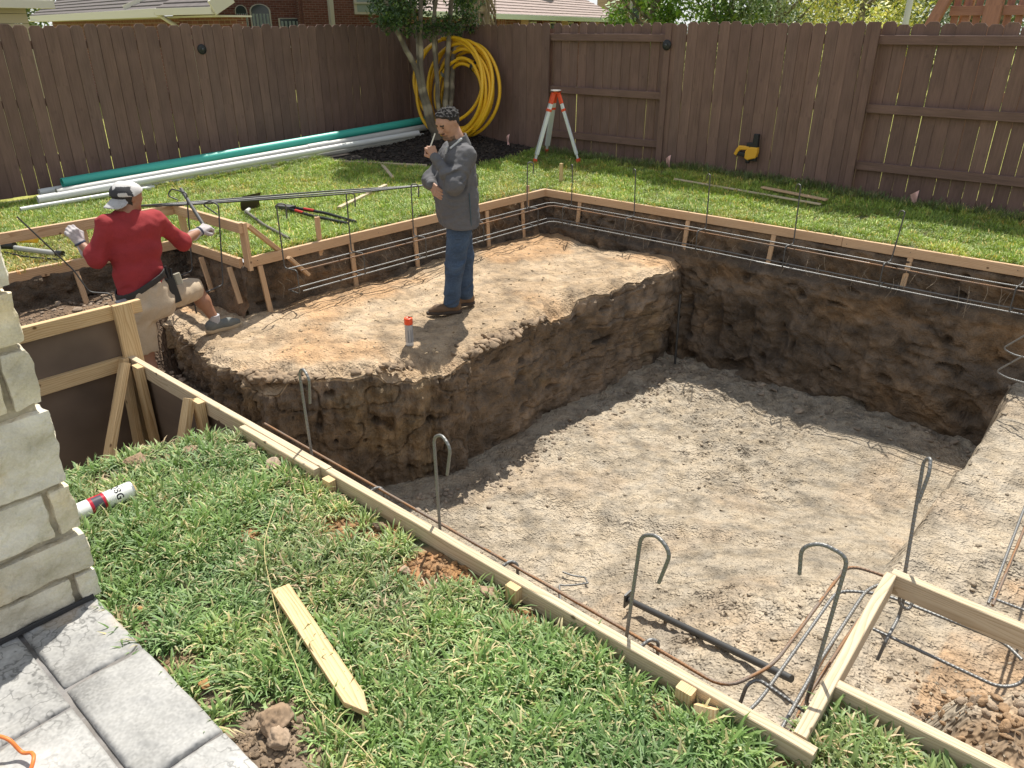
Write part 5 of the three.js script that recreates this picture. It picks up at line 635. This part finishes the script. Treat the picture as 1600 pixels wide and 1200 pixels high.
// ================= PEOPLE =================
// skeleton distance fields meshed with surface nets
const smin = (a, b, k) => { const h = Math.max(k - Math.abs(a - b), 0) / k; return Math.min(a, b) - h * h * k * .25; };
function cone(p, c) { const [a, ra, b, rb] = c, bx = b.x - a.x, by = b.y - a.y, bz = b.z - a.z, px = p[0] - a.x, py = p[1] - a.y, pz = p[2] - a.z, l2 = bx * bx + by * by + bz * bz || 1e-9, t = clamp((px * bx + py * by + pz * bz) / l2, 0, 1); return Math.hypot(px - bx * t, py - by * t, pz - bz * t) - (ra + (rb - ra) * t); }
function field(bones, k) { return (p) => { let d = 9; for (const c of bones) { const e = cone(p, c); if (e < d + k) d = d === 9 ? e : smin(d, e, k); } return d; }; }
function nets(f, lo, hi, cell, col) {
  const n = [0, 1, 2].map(i => Math.ceil((hi[i] - lo[i]) / cell) + 1), [nx, ny, nz] = n, F = new Float32Array(nx * ny * nz), id = (i, j, k) => (k * ny + j) * nx + i, p = [0, 0, 0];
  for (let k = 0; k < nz; k++) for (let j = 0; j < ny; j++) for (let i = 0; i < nx; i++) { p[0] = lo[0] + i * cell; p[1] = lo[1] + j * cell; p[2] = lo[2] + k * cell; F[id(i, j, k)] = f(p); }
  const vid = new Int32Array(nx * ny * nz).fill(-1), P = [], I = [];
  for (let k = 0; k < nz - 1; k++) for (let j = 0; j < ny - 1; j++) for (let i = 0; i < nx - 1; i++) {
    let s = 0, x = 0, y = 0, z = 0, c = 0; const v = []; for (let q = 0; q < 8; q++) { const d = F[id(i + (q & 1), j + (q >> 1 & 1), k + (q >> 2))]; v.push(d); if (d < 0) s++; } if (s === 0 || s === 8) continue;
    for (let a = 0; a < 8; a++) for (const ax of [1, 2, 4]) { const b = a | ax; if (a & ax || (v[a] < 0) === (v[b] < 0)) continue; const t = v[a] / (v[a] - v[b]); x += (a & 1) + (ax === 1 ? t : 0); y += (a >> 1 & 1) + (ax === 2 ? t : 0); z += (a >> 2) + (ax === 4 ? t : 0); c++; }
    vid[id(i, j, k)] = P.length / 3; P.push(lo[0] + (i + x / c) * cell, lo[1] + (j + y / c) * cell, lo[2] + (k + z / c) * cell);
  }
  for (let k = 1; k < nz - 1; k++) for (let j = 1; j < ny - 1; j++) for (let i = 1; i < nx - 1; i++) {
    const a = F[id(i, j, k)] < 0; const quad = (b, c, d, e, fl) => { if (fl) I.push(b, c, d, b, d, e); else I.push(b, d, c, b, e, d); };
    if (a !== F[id(i + 1, j, k)] < 0) quad(vid[id(i, j - 1, k - 1)], vid[id(i, j, k - 1)], vid[id(i, j, k)], vid[id(i, j - 1, k)], a);
    if (a !== F[id(i, j + 1, k)] < 0) quad(vid[id(i - 1, j, k - 1)], vid[id(i, j, k - 1)], vid[id(i, j, k)], vid[id(i - 1, j, k)], !a);
    if (a !== F[id(i, j, k + 1)] < 0) quad(vid[id(i - 1, j - 1, k)], vid[id(i, j - 1, k)], vid[id(i, j, k)], vid[id(i - 1, j, k)], a);
  }
  const g = new THREE.BufferGeometry(); g.setAttribute('position', new THREE.Float32BufferAttribute(P, 3)); g.setIndex(I); g.computeVertexNormals();
  const U = new Float32Array(P.length / 3 * 2), C = new Float32Array(P.length); for (let i = 0; i < P.length / 3; i++) { U[i * 2] = P[i * 3] + P[i * 3 + 2]; U[i * 2 + 1] = P[i * 3 + 1]; if (col) { const q = col(P[i * 3], P[i * 3 + 1], P[i * 3 + 2]); C[i * 3] = q[0]; C[i * 3 + 1] = q[1]; C[i * 3 + 2] = q[2]; } } g.setAttribute('uv', new THREE.BufferAttribute(U, 2)); if (col) g.setAttribute('color', new THREE.BufferAttribute(C, 3)); return g;
}
function boundsOf(bones, pad) { const lo = [9, 9, 9], hi = [-9, -9, -9]; for (const [a, ra, b, rb] of bones) for (const [q, r] of [[a, ra], [b, rb]]) ['x', 'y', 'z'].forEach((k, i) => { lo[i] = Math.min(lo[i], q[k] - r - pad); hi[i] = Math.max(hi[i], q[k] + r + pad); }); return [lo, hi]; }
const weave = tex(256, 256, (u, v) => .5 + .3 * noise(u * 120, v * 120, 1, 120) + .2 * Math.sin(u * 6.283 * 64) * Math.sin(v * 6.283 * 64), false, [4, 4]);
const clothTex = (c, j) => tex(256, 256, (u, v) => { const a = fbm(u * 5, v * 5, 2, 4, 5), s = noise(u * 128, v * 64, 3, 128); const m = 1 + a * j + s * j * .4; return c.map(x => x * m); }, true, [2.5, 2.5]);
// a hand: wrist, direction of the fingers, direction out of the back of the hand, side of the thumb (+1/-1), curl per joint, scale
function hand(w, dir, backN, side, curls, S = 1, rS = 1) {
  const d = dir.clone().normalize(), n = backN.clone().addScaledVector(d, -backN.dot(d)).normalize(), s = d.clone().cross(n).multiplyScalar(side), out = []; const at = (f, l, h) => w.clone().addScaledVector(d, f * S).addScaledVector(s, l * S).addScaledVector(n, h * S);
  const kn = [[.034, .086], [.012, .092], [-.010, .088], [-.031, .079]], len = [[.042, .026, .02], [.047, .03, .022], [.043, .028, .021], [.034, .021, .018]]; kn.forEach(([l, f], i) => { out.push([at(.0, l * .55, 0), .014 * rS, at(f, l, .004), .0115 * rS]); let p = at(f, l, .004), a = 0; len[i].forEach((L, j) => { a += curls[j] * (1 + .06 * i); const q = p.clone().addScaledVector(d, Math.cos(a) * L * S).addScaledVector(n, -Math.sin(a) * L * S); out.push([p, (.0098 - j * .0008) * rS, q, (.0092 - j * .001) * rS]); p = q; }); });
  out.push([at(.0, .0, 0), .021 * rS, at(.05, .0, -.003), .018 * rS]); const t0 = at(.022, .028, -.008), t1 = at(.055, .058, -.02 - curls[0] * .01), t2 = at(.085, .056 - curls[0] * .012, -.03 - curls[0] * .014); out.push([t0, .0155 * rS, t1, .0115 * rS], [t1, .011 * rS, t2, .009 * rS]); return out;
}
function dress(parent, name, bones, k, cell, m, extra, label) { const f0 = field(bones, k), f = extra ? (p) => extra(p, f0(p)) : f0, [lo, hi] = boundsOf(bones, .03); const o = mesh(name, nets(f, lo, hi, cell), m, parent); if (label) o.userData.label = label; return o; }
const sphere = (c, r) => [c, r, c.clone().add(V(0, .0005, 0)), r];
const skinMat = new THREE.MeshPhysicalMaterial({ vertexColors: true, roughness: .55 });
function headBones(c, f, l, u) { // c = centre of the skull
  const at = (a, b, h) => c.clone().addScaledVector(f, a).addScaledVector(l, b).addScaledVector(u, h);
  return [[at(-.028, 0, .02), .083, at(.022, 0, .018), .082], [at(.018, -.018, -.045), .062, at(.018, .018, -.045), .062], [at(.03, -.02, -.085), .045, at(.03, .02, -.085), .045], [at(.062, -.012, -.098), .027, at(.062, .012, -.098), .027], [at(.094, 0, .012), .010, at(.114, 0, -.022), .0135], [at(.1, -.012, -.026), .010, at(.1, .012, -.026), .010], [at(.083, -.035, .026), .012, at(.083, .035, .026), .012], [at(.086, -.016, -.054), .012, at(.086, .016, -.054), .012], [at(.062, -.045, -.02), .022, at(.062, -.04, -.01), .022], [at(.062, .045, -.02), .022, at(.062, .04, -.01), .022], [at(-.008, .078, .012), .014, at(-.014, .08, -.02), .010], [at(-.008, -.078, .012), .014, at(-.014, -.08, -.02), .010]];
}
function headMesh(bones, neck, c, f, l, u, skin, beard) {
  const fl = field([...bones, ...neck], .018), rel = (x, y, z) => { const d = V(x, y, z).sub(c); return [d.dot(f), d.dot(l), d.dot(u)]; };
  const fe = (p) => { const d = fl(p), [a, b, h] = rel(p[0], p[1], p[2]); const e1 = Math.hypot(a - .088, Math.abs(b) - .031, (h - .008) * 1.3) - .013; return Math.max(d, -e1 * .8); };
  const [lo, hi] = boundsOf([...bones, ...neck], .02); return nets(fe, lo, hi, .005, (x, y, z) => { const [a, b, h] = rel(x, y, z), n = fbm(x * 60, y * 60, z * 60, 2); let k = skin.map(v => v * (1 + n * .12)); const brow = Math.abs(h - .028) < .008 && a > .07 && Math.abs(b) > .012 && Math.abs(b) < .05, lip = Math.abs(h + .056) < .007 && a > .08 && Math.abs(b) < .024, goat = beard && a > .035 && h < -.062 && !lip && (Math.abs(b) < .04 + .02 * n || h < -.085), mus = beard && a > .08 && Math.abs(h + .043) < .006 && Math.abs(b) < .026; if (brow || mus) k = [.035, .026, .02]; else if (goat) k = k.map((v, i) => mix(v, [.05, .04, .034][i], beard * (.75 + n))); else if (lip) k = [skin[0] * .8, skin[1] * .6, skin[2] * .62]; return k; });
}
function eyes(parent, c, f, l, u) { for (const s of [-1, 1]) { const e = mesh('eye', new THREE.SphereGeometry(.0105, 14, 10), plastic(.55, .53, .5, .2), parent); e.position.copy(c).addScaledVector(f, .079).addScaledVector(l, .031 * s).addScaledVector(u, .008); const q = mesh('iris', new THREE.SphereGeometry(.0055, 10, 8), plastic(.02, .012, .008, .15), e); q.position.copy(f).multiplyScalar(.0068).addScaledVector(u, -.002); } }

{ // ---- man in the grey pullover ----
  const O = V(-4.775, B + .015, -4.72), f = V(-.48, 0, .88).normalize(), l = V(f.z, 0, -f.x), U = V(0, 1, 0), P = (a, b, h) => O.clone().addScaledVector(f, a).addScaledVector(l, b).addScaledVector(U, h), rel = (p) => [(p[0] - O.x) * f.x + (p[2] - O.z) * f.z, (p[0] - O.x) * l.x + (p[2] - O.z) * l.z, p[1] - O.y];
  const t = thing('person', 'person in grey pullover and jeans standing on the bench, hand at chin', 'person');
  const hf = f.clone().applyAxisAngle(U, .5).multiplyScalar(.9).add(V(0, -.40, 0)).normalize(), hl = V(hf.z, 0, -hf.x).normalize(), hu = hf.clone().cross(hl).normalize(), hc = P(.035, .0, 1.645);
  const hb = headBones(hc, hf, hl, hu), neck = [[P(-.07, 0, 1.42), .078, hc.clone().addScaledVector(hu, -.05).addScaledVector(hf, -.02), .066]];
  const L = { sh: P(-.075, .175, 1.40), el: P(.075, .275, 1.185), wr: P(.18, .085, 1.385) }, Rr = { sh: P(-.03, -.18, 1.40), el: P(.15, -.20, 1.145), wr: P(.20, .0, 1.145) };
  const hipL = P(-.03, .095, .90), hipR = P(-.05, -.095, .90), knL = P(.04, .10, .47), knR = P(-.10, -.09, .47), anL = P(.085, .09, .10), anR = P(-.10, -.08, .10);
  // body
  const skin = [.42, .235, .155]; const hL = hand(L.wr, V(0, .8, 0).addScaledVector(f, .3).addScaledVector(l, -.35), l.clone().addScaledVector(f, .15).add(V(0, .3, 0)), -1, [1.15, 1.2, .7], 1.0, 1.12), hR = hand(Rr.wr, l.clone().addScaledVector(f, -.3).add(V(0, -.5, 0)), f.clone().addScaledVector(l, .35).add(V(0, .25, 0)), 1, [.25, .3, .2], 1.0, 1.12);
  const bodyB = [...neck, [P(-.04, -.11, 1.34), .08, P(-.04, .11, 1.34), .08], [P(-.03, 0, 1.28), .11, P(-.03, 0, 1.0), .11], [L.sh, .05, L.el, .042], [L.el, .04, L.wr, .028], [Rr.sh, .05, Rr.el, .042], [Rr.el, .04, Rr.wr, .028], [hipL, .08, knL, .055], [knL, .053, anL, .038], [hipR, .08, knR, .055], [knR, .053, anR, .038]];
  const constCol = (x, y, z) => { const n = fbm(x * 40, y * 40, z * 40, 2); return skin.map(v => v * (1 + n * .15)); };
  const [blo, bhi] = boundsOf(bodyB, .03); const parts = [nets(field(bodyB, .04), blo, bhi, .014, constCol), headMesh(hb, neck, hc, hf, hl, hu, skin, .8)]; for (const h of [hL, hR]) { const [a, b] = boundsOf(h, .015); parts.push(nets(field(h, .006), a, b, .0035, constCol)); }
  const body = mesh('body', mergeGeometries(parts), skinMat, t); eyes(body, hc, hf, hl, hu);
  { const [lo, hi] = boundsOf(hb, .05), hd = field(hb.slice(0, 10), .018); mesh('hair', nets((p) => { const d = hd(p), q = V(p[0], p[1], p[2]).sub(hc), a = q.dot(hf), h = q.dot(hu), b = Math.abs(q.dot(hl)); const top = sm(h, .02, .07), curl = Math.abs(noise(p[0] * 48, p[1] * 48, p[2] * 48)) * .022 + noise(p[0] * 95, p[1] * 95, p[2] * 95) * .004; const th = mix(.0035, .014 + curl, top); const line = a - .058 + .02 * sm(b, .03, .07) - .45 * Math.max(0, h - .05) + .45 * Math.max(0, .03 - h), temple = a + .035 - .9 * (h - .01) - .02; return Math.max(d - th, h > .045 ? line : Math.max(line, temple), -.075 - h); }, lo, hi, .0045), mat({ color: lin(.026, .023, .022), roughness: .9 }), t); }
  // pullover
  const shirtM = mat({ map: clothTex([.118, .116, .122], .22), bumpMap: weave, bumpScale: .0006, roughness: .95 });
  const tors = [[P(-.045, -.07, 1.33), .13, P(-.045, .07, 1.33), .13], [P(-.06, -.15, 1.405), .066, P(-.06, .15, 1.405), .066], [P(-.07, -.05, 1.43), .07, P(-.07, .05, 1.43), .07], [P(-.03, -.07, 1.2), .155, P(-.03, .07, 1.2), .155], [P(-.02, -.06, 1.05), .178, P(-.02, .06, 1.05), .178], [P(-.025, -.075, .92), .168, P(-.025, .075, .92), .168], [P(-.035, -.085, .80), .155, P(-.035, .085, .80), .155], [L.sh, .078, L.el, .066], [L.el, .064, L.wr, .042], [Rr.sh, .078, Rr.el, .062], [Rr.el, .062, Rr.wr, .042]];
  const fold = (p, d) => { const [a, b, h] = rel(p); const r1 = 1 - Math.abs(noise(a * 7 + h * 9, h * 16 + a * 8, b * 7)), dl = Math.min(Math.hypot(p[0] - L.el.x, p[1] - L.el.y, p[2] - L.el.z), Math.hypot(p[0] - Rr.el.x, p[1] - Rr.el.y, p[2] - Rr.el.z)), near = 1 - sm(dl, .05, .26), low = sm(h, .98, .84); return d - .016 * (r1 - .55) * (.35 + near * .9 + low * .6) - .010 * (Math.sin(dl * 95 + 3 * noise(a * 9, h * 9, b * 9)) * near) + .004 * noise(a * 30, h * 45, b * 30); };
  const sh = dress(t, 'pullover', tors, .045, .0085, shirtM, (p, d) => { const [a, b, h] = rel(p); const w0 = Math.hypot(p[0] - L.wr.x, p[1] - L.wr.y, p[2] - L.wr.z), w1 = Math.hypot(p[0] - Rr.wr.x, p[1] - Rr.wr.y, p[2] - Rr.wr.z); return Math.max(fold(p, d), .795 + .03 * (a + .2) * -1 + .015 * noise(a * 9, 1, b * 9) - h, .022 - w0, .022 - w1); });
  mesh('collar', nets((p) => { const a = cone(p, [P(-.07, 0, 1.45), .094, P(-.04, 0, 1.53), .086]), b = cone(p, [P(-.07, 0, 1.42), .083, P(-.02, 0, 1.60), .073]); const [q, , h] = rel(p); return Math.max(a, -b, h - 1.535 + .4 * (q + .05)); }, [O.x - .25, O.y + 1.32, O.z - .25], [O.x + .25, O.y + 1.65, O.z + .25], .006), shirtM, sh);
  mesh('collar_lining', nets((p) => Math.min(cone(p, [P(.03, .05, 1.45), .010, P(-.05, .095, 1.525), .010]), cone(p, [P(.055, 0, 1.40), .012, P(.06, .03, 1.455), .009])), [O.x - .25, O.y + 1.36, O.z - .25], [O.x + .25, O.y + 1.6, O.z + .25], .005), plastic(.6, .62, .64, .8), sh);
  mesh('chest_emblem', nets((p) => Math.min(cone(p, [P(.115, .035, 1.33), .014, P(.12, .03, 1.30), .018]), cone(p, [P(.108, .04, 1.365), .006, P(.11, .038, 1.345), .008])), [O.x - .3, O.y + 1.2, O.z - .1], [O.x + .3, O.y + 1.42, O.z + .3], .004), plastic(.55, .57, .6, .7), sh);
  mesh('side_seam', sweep(smoothPts([P(-.075, .243, .82), P(-.07, .246, .95), P(-.065, .24, 1.1)], 12), .004, 6), plastic(.06, .1, .12, .8), sh);
  // jeans
  const denim = mat({ map: clothTex([.05, .082, .135], .6), bumpMap: weave, bumpScale: .0006, roughness: .9 });
  dress(t, 'jeans', [[P(-.04, -.07, .90), .135, P(-.04, .07, .90), .135], [hipL.clone().add(V(0, -.02, 0)), .122, knL, .086], [knL, .085, anL, .072], [hipR.clone().add(V(0, -.02, 0)), .122, knR, .086], [knR, .085, anR, .072]], .022, .0085, denim, (p, d) => { const [a, b, h] = rel(p), r1 = 1 - Math.abs(noise(a * 6, h * 22 + a * 10, b * 6)), k = Math.exp(-(((h - .46) / .1) ** 2)) + Math.exp(-(((h - .16) / .09) ** 2)) + .7 * Math.exp(-(((h - .8) / .08) ** 2)); return Math.max(d - .014 * (r1 - .5) * (.3 + k) + .004 * noise(a * 24, h * 30, b * 24), .065 - h, h - .95); });
  // boots
  const bootM = mat({ color: lin(.20, .118, .062), map: soilTex, roughness: .75 }), soleM = plastic(.05, .037, .028, .8);
  for (const [an, yaw] of [[anL, -.1], [anR, .1]]) { const d = f.clone().applyAxisAngle(U, yaw), q = (a, h) => V(an.x, O.y, an.z).addScaledVector(d, a).add(V(0, h, 0)); const b = dress(t, 'boot', [[q(-.035, .06), .05, q(-.01, .17), .056], [q(-.04, .045), .044, q(.13, .042), .043], [q(.1, .038), .044, q(.19, .03), .027]], .03, .006, bootM, (p, dd) => Math.max(dd, O.y + .022 - p[1])); mesh('sole', nets((p) => Math.max(field([[q(-.045, .01), .05, q(.06, .01), .048], [q(.06, .01), .048, q(.15, .012), .048], [q(.15, .012), .048, q(.21, .014), .027]], .01)(p), p[1] - O.y - .026, O.y - .006 - p[1]), ...boundsOf([[q(-.05, .01), .06, q(.21, .01), .06]], .02), .006), soleM, b); }
  settle(t);
  settleMesh(one('pencil', bar([P(.225, .055, 1.43), P(.165, .06, 1.575)], .0055, .01, 8), plastic(.7, .68, .6, .5), 'thin white pencil held at the face by the standing person', 'pencil'));
}
{ // ---- man in the red shirt ----
  const f = V(-.95, 0, -.31).normalize(), rt = V(.31, 0, -.95).normalize(), U = V(0, 1, 0), O = V(-5.88, -.93, -2.36), W = (x, y, z) => V(x, y, z);
  const t = thing('person', 'person in red shirt, shorts and backward cap stepping onto the bench', 'person');
  const hipC = W(-5.86, -.06, -2.37), ne = W(-5.97, .58, -2.40), hc = W(-6.0, .695, -2.455);
  const shL = W(-5.96, .515, -2.245), shR = W(-5.96, .50, -2.60), elL = W(-5.95, .295, -2.115), wrL = W(-6.08, .40, -2.075), elR = W(-5.98, .285, -2.80), wrR = W(-6.10, .31, -3.02);
  const hipL = W(-5.87, -.09, -2.29), hipR = W(-5.88, -.09, -2.46), knL = W(-5.92, -.52, -2.30), anL = W(-5.86, -.86, -2.28), knR = W(-6.04, -.14, -2.86), anR = W(-5.97, -.42, -2.95);
  const skin = [.33, .165, .10], hf = V(-.22, -.08, -.97).normalize(), hl = V(hf.z, 0, -hf.x).normalize(), hu = hf.clone().cross(hl).normalize(), hb = headBones(hc, hf, hl, hu), neck = [[ne, .066, hc.clone().add(V(.01, -.06, .01)), .062]];
  const col = (x, y, z) => { const n = fbm(x * 40, y * 40, z * 40, 2); return skin.map(v => v * (1 + n * .15)); };
  const bodyB = [...neck, [shL, .055, shR, .055], [W(-5.95, .4, -2.4), .09, hipC, .09], [shL, .052, elL, .045], [elL, .044, wrL, .03], [shR, .052, elR, .045], [elR, .046, wrR, .03], [hipL, .085, knL, .062], [knL, .058, knL.clone().lerp(anL, .35), .06], [knL.clone().lerp(anL, .35), .06, anL, .04], [hipR, .085, knR, .062], [knR, .058, knR.clone().lerp(anR, .4), .058], [knR.clone().lerp(anR, .4), .058, anR, .038]];
  const [lo, hi] = boundsOf(bodyB, .03), body = mesh('body', mergeGeometries([nets(field(bodyB, .04), lo, hi, .013, col), headMesh(hb, neck, hc, hf, hl, hu, skin, .5)]), skinMat, t); eyes(body, hc, hf, hl, hu);
  { const [a, b] = boundsOf(hb, .03), hd = field(hb.slice(0, 3), .02); mesh('hair', nets((p) => { const q = V(p[0], p[1], p[2]).sub(hc), x = q.dot(hf), h = q.dot(hu); return Math.max(hd(p) - .006, x * .6 + .01 - .0, -.085 - h, h - .03); }, a, b, .005), plastic(.03, .026, .024, .8), t); }
  // cap worn backward
  const capC = (p) => { const q = V(p[0], p[1], p[2]).sub(hc); return [q.dot(hf), q.dot(hl), q.dot(hu)]; }, cfield = field(hb.slice(0, 2), .02);
  const clo = [hc.x - .25, hc.y - .12, hc.z - .25], chi = [hc.x + .25, hc.y + .16, hc.z + .25], capWhite = mat({ vertexColors: true, bumpMap: weave, bumpScale: .0006, roughness: .9 });
  const cg = nets((p) => { const [a, b, h] = capC(p); return Math.max(cfield(p) - .017 + .004 * noise(p[0] * 20, p[1] * 20, p[2] * 20), .012 + Math.max(0, a) * .42 - h); }, clo, chi, .005, (x, y, z) => { const [a, b, h] = capC([x, y, z]), c = a < -.02 + .02 * noise(x * 25, y * 25, z * 25) && h < .085 && noise(x * 30, y * 30, z * 30) > -.38; return c ? [.05, .05, .055] : [.6, .58, .57]; });
  const cap = mesh('cap', cg, capWhite, t); mesh('cap_bill', nets((p) => { const [a, b, h] = capC(p); const hh = h - .012 + (a + .09) * -.55 + b * b * 6 * -1 + .0; return Math.max(Math.abs(h - (.012 + (a + .085) * .75 - b * b * 5.5)) - .005, Math.hypot((a + .085) * .95, b) - .098, -(-.07 - a) - .0); }, clo, chi, .005), plastic(.46, .45, .45, .9), cap);
  // shirt
  const red = mat({ map: clothTex([.30, .028, .032], .2), bumpMap: weave, bumpScale: .0006, roughness: .92 });
  const mL = elL.clone().lerp(wrL, .35), mR = elR.clone().lerp(wrR, .1);
  dress(t, 'shirt', [[W(-5.95, .45, -2.32), .115, W(-5.95, .45, -2.51), .115], [shL, .066, shR, .066], [W(-5.97, .555, -2.37), .07, W(-5.97, .555, -2.43), .07], [W(-5.93, .3, -2.32), .12, W(-5.93, .3, -2.48), .118], [W(-5.9, .14, -2.31), .118, W(-5.9, .14, -2.45), .116], [W(-5.88, .0, -2.30), .118, W(-5.88, .02, -2.43), .116], [shL, .07, elL, .058], [elL, .057, mL, .047], [shR, .07, elR, .056], [elR, .055, mR, .05]], .045, .0085, red, (p, d) => { const r1 = 1 - Math.abs(noise(p[0] * 6, p[1] * 9 + p[2] * 11, p[2] * 7 - p[1] * 6)), k = sm(p[1], .3, .05) * .7 + (1 - sm(Math.min(Math.hypot(p[0] - shL.x, p[1] - shL.y, p[2] - shL.z), Math.hypot(p[0] - shR.x, p[1] - shR.y, p[2] - shR.z)), .08, .26)) + (1 - sm(Math.min(Math.hypot(p[0] - elL.x, p[1] - elL.y, p[2] - elL.z), Math.hypot(p[0] - elR.x, p[1] - elR.y, p[2] - elR.z)), .05, .15)); return Math.max(d - .017 * (r1 - .5) * (.35 + k) + .004 * noise(p[0] * 25, p[1] * 30, p[2] * 25), -.0 + .012 * noise(p[0] * 12, 1, p[2] * 12) + (p[2] + 2.36) * -.4 - p[1], p[1] - .612); });
  // belt and what hangs on it
  const beltM = plastic(.03, .028, .026, .7), be = mesh('belt', nets((p) => { const d = field([[W(-5.88, .05, -2.30), .134, W(-5.88, .05, -2.43), .134]], .02)({ 0: p[0], 1: .05, 2: p[2] }), y = p[1] - .062 + (p[2] + 2.36) * .4; return Math.max(d, -(d + .012), Math.abs(y - .0) - .026); }, [-6.1, -.2, -2.65], [-5.6, .3, -2.1], .006), beltM, t);
  mesh('tape_measure', board(W(-5.77, -.09, -2.155), W(-5.76, .0, -2.15), .075, .045, V(0, 0, 1), .008), mat({ color: lin(.35, .36, .37), metalness: .4, roughness: .4 }), be); mesh('tape_clip', board(W(-5.735, -.065, -2.155), W(-5.73, -.02, -2.15), .035, .012, V(0, 0, 1)), blackP, be);
  mesh('holster', board(W(-5.80, -.13, -2.585), W(-5.81, .07, -2.56), .07, .04, V(0, 0, 1), .008), blackP, be); mesh('plier_handle', bar([W(-5.80, .07, -2.555), W(-5.81, .17, -2.55)], .011, .01), blackP, be); mesh('plier_handle', bar([W(-5.80, .07, -2.58), W(-5.81, .14, -2.59)], .011, .01), blackP, be); mesh('pouch', board(W(-5.83, -.0, -2.64), W(-5.84, .085, -2.63), .06, .05, V(0, 0, 1), .01), mat({ color: lin(.33, .31, .24), roughness: .6 }), be);
  // shorts
  const khaki = mat({ map: clothTex([.50, .40, .285], .16), bumpMap: weave, bumpScale: .0006, roughness: .92 });
  const kL = knL.clone().add(V(.0, .03, 0)), kR = knR.clone().lerp(hipR, .05);
  dress(t, 'shorts', [[W(-5.87, -.0, -2.30), .122, W(-5.87, .0, -2.44), .122], [W(-5.85, -.12, -2.31), .125, W(-5.85, -.12, -2.45), .125], [hipL, .118, kL, .108], [hipR, .118, kR, .092]], .035, .0085, khaki, (p, d) => { const inR = p[2] < -2.62 || (p[2] < -2.45 && p[1] > -.35); const n = -.018 * (.5 - Math.abs(noise(p[0] * 7 + p[1] * 5, p[1] * 7 + p[2] * 9, p[2] * 9))) + .005 * noise(p[0] * 16 + p[1] * 8, p[1] * 20, p[2] * 22); const axisR = (p[2] + 2.86) * -.92 + (p[0] + 6.04) * -.15 + (p[1] + .14) * -.3; return Math.max(d + n, -.5 + .02 * noise(p[0] * 10, 1, p[2] * 10) - p[1], p[2] < -2.6 ? axisR - .025 : -1, p[1] - .06 + (p[2] + 2.36) * .4); });
  // gloves
  const gloveM = mat({ map: clothTex([.46, .42, .42], .35), roughness: .95 }), glove = (w, d, n, s, cu) => { const h = hand(w, d, n, s, cu, 1.05, 1.3), dn = d.clone().normalize(); h.push([w.clone().addScaledVector(dn, -.075), .046, w, .033]); const [a, b] = boundsOf(h, .015); const o = mesh('glove', nets(field(h, .008), a, b, .0042), gloveM, t); const st = mesh('glove_stripe', nets((p) => Math.max(Math.abs(cone(p, [w.clone().addScaledVector(dn, -.03), .039, w.clone().addScaledVector(dn, .035), .036])) - .004, Math.abs((p[0] - w.x) * dn.x + (p[1] - w.y) * dn.y + (p[2] - w.z) * dn.z) - .008), [w.x - .1, w.y - .1, w.z - .1], [w.x + .1, w.y + .1, w.z + .1], .004), plastic(.05, .06, .1, .8), o); return o; };
  glove(wrL, V(-.25, .8, .25), V(.9, .3, .1), 1, [.75, .8, .4]); glove(wrR, V(-.28, .2, -.9), V(.35, .9, 0), 1, [.8, .8, .4]);
  // shoes and sock
  const shoe = mat({ color: lin(.16, .17, .16), map: soilTex, roughness: .8 }), solM = plastic(.5, .38, .24, .8), sockM = plastic(.42, .42, .44, .95);
  for (const [an, d, gy, tilt] of [[anR, V(.12, -.02, -1).normalize(), benchY(-5.93, -2.98), 0], [anL, V(-.9, 0, .2).normalize(), floorY(-5.86, -2.28), 0]]) { const q = (a, h) => V(an.x, gy, an.z).addScaledVector(V(d.x, 0, d.z).normalize(), a).add(V(0, h, 0)); const s = dress(t, 'shoe', [[q(-.04, .062), .045, q(.0, .095), .042], [q(-.035, .055), .042, q(.12, .05), .042], [q(.1, .05), .042, q(.19, .042), .03]], .03, .006, shoe, (p, dd) => Math.max(dd, gy + .028 - p[1])); mesh('sole', nets((p) => Math.max(field([[q(-.05, .02), .045, q(.16, .02), .046], [q(.16, .02), .046, q(.205, .022), .028]], .01)(p), p[1] - gy - .034, gy - .002 - p[1]), ...boundsOf([[q(-.05, .02), .06, q(.21, .02), .06]], .02), .006), solM, s); mesh('sock', sweep([q(-.0, .08), q(.0, .15)], .046, 14), sockM, s); }
  settle(t);
  settleMesh(one('iron_bar', bar([W(-7.0, .50, -3.36), W(-6.12, .29, -3.10)], .016, .02, 10), steelDark, 'dark iron bar held in the right glove over the raised corner', 'bar'));
}
renderer.render(scene, camera);
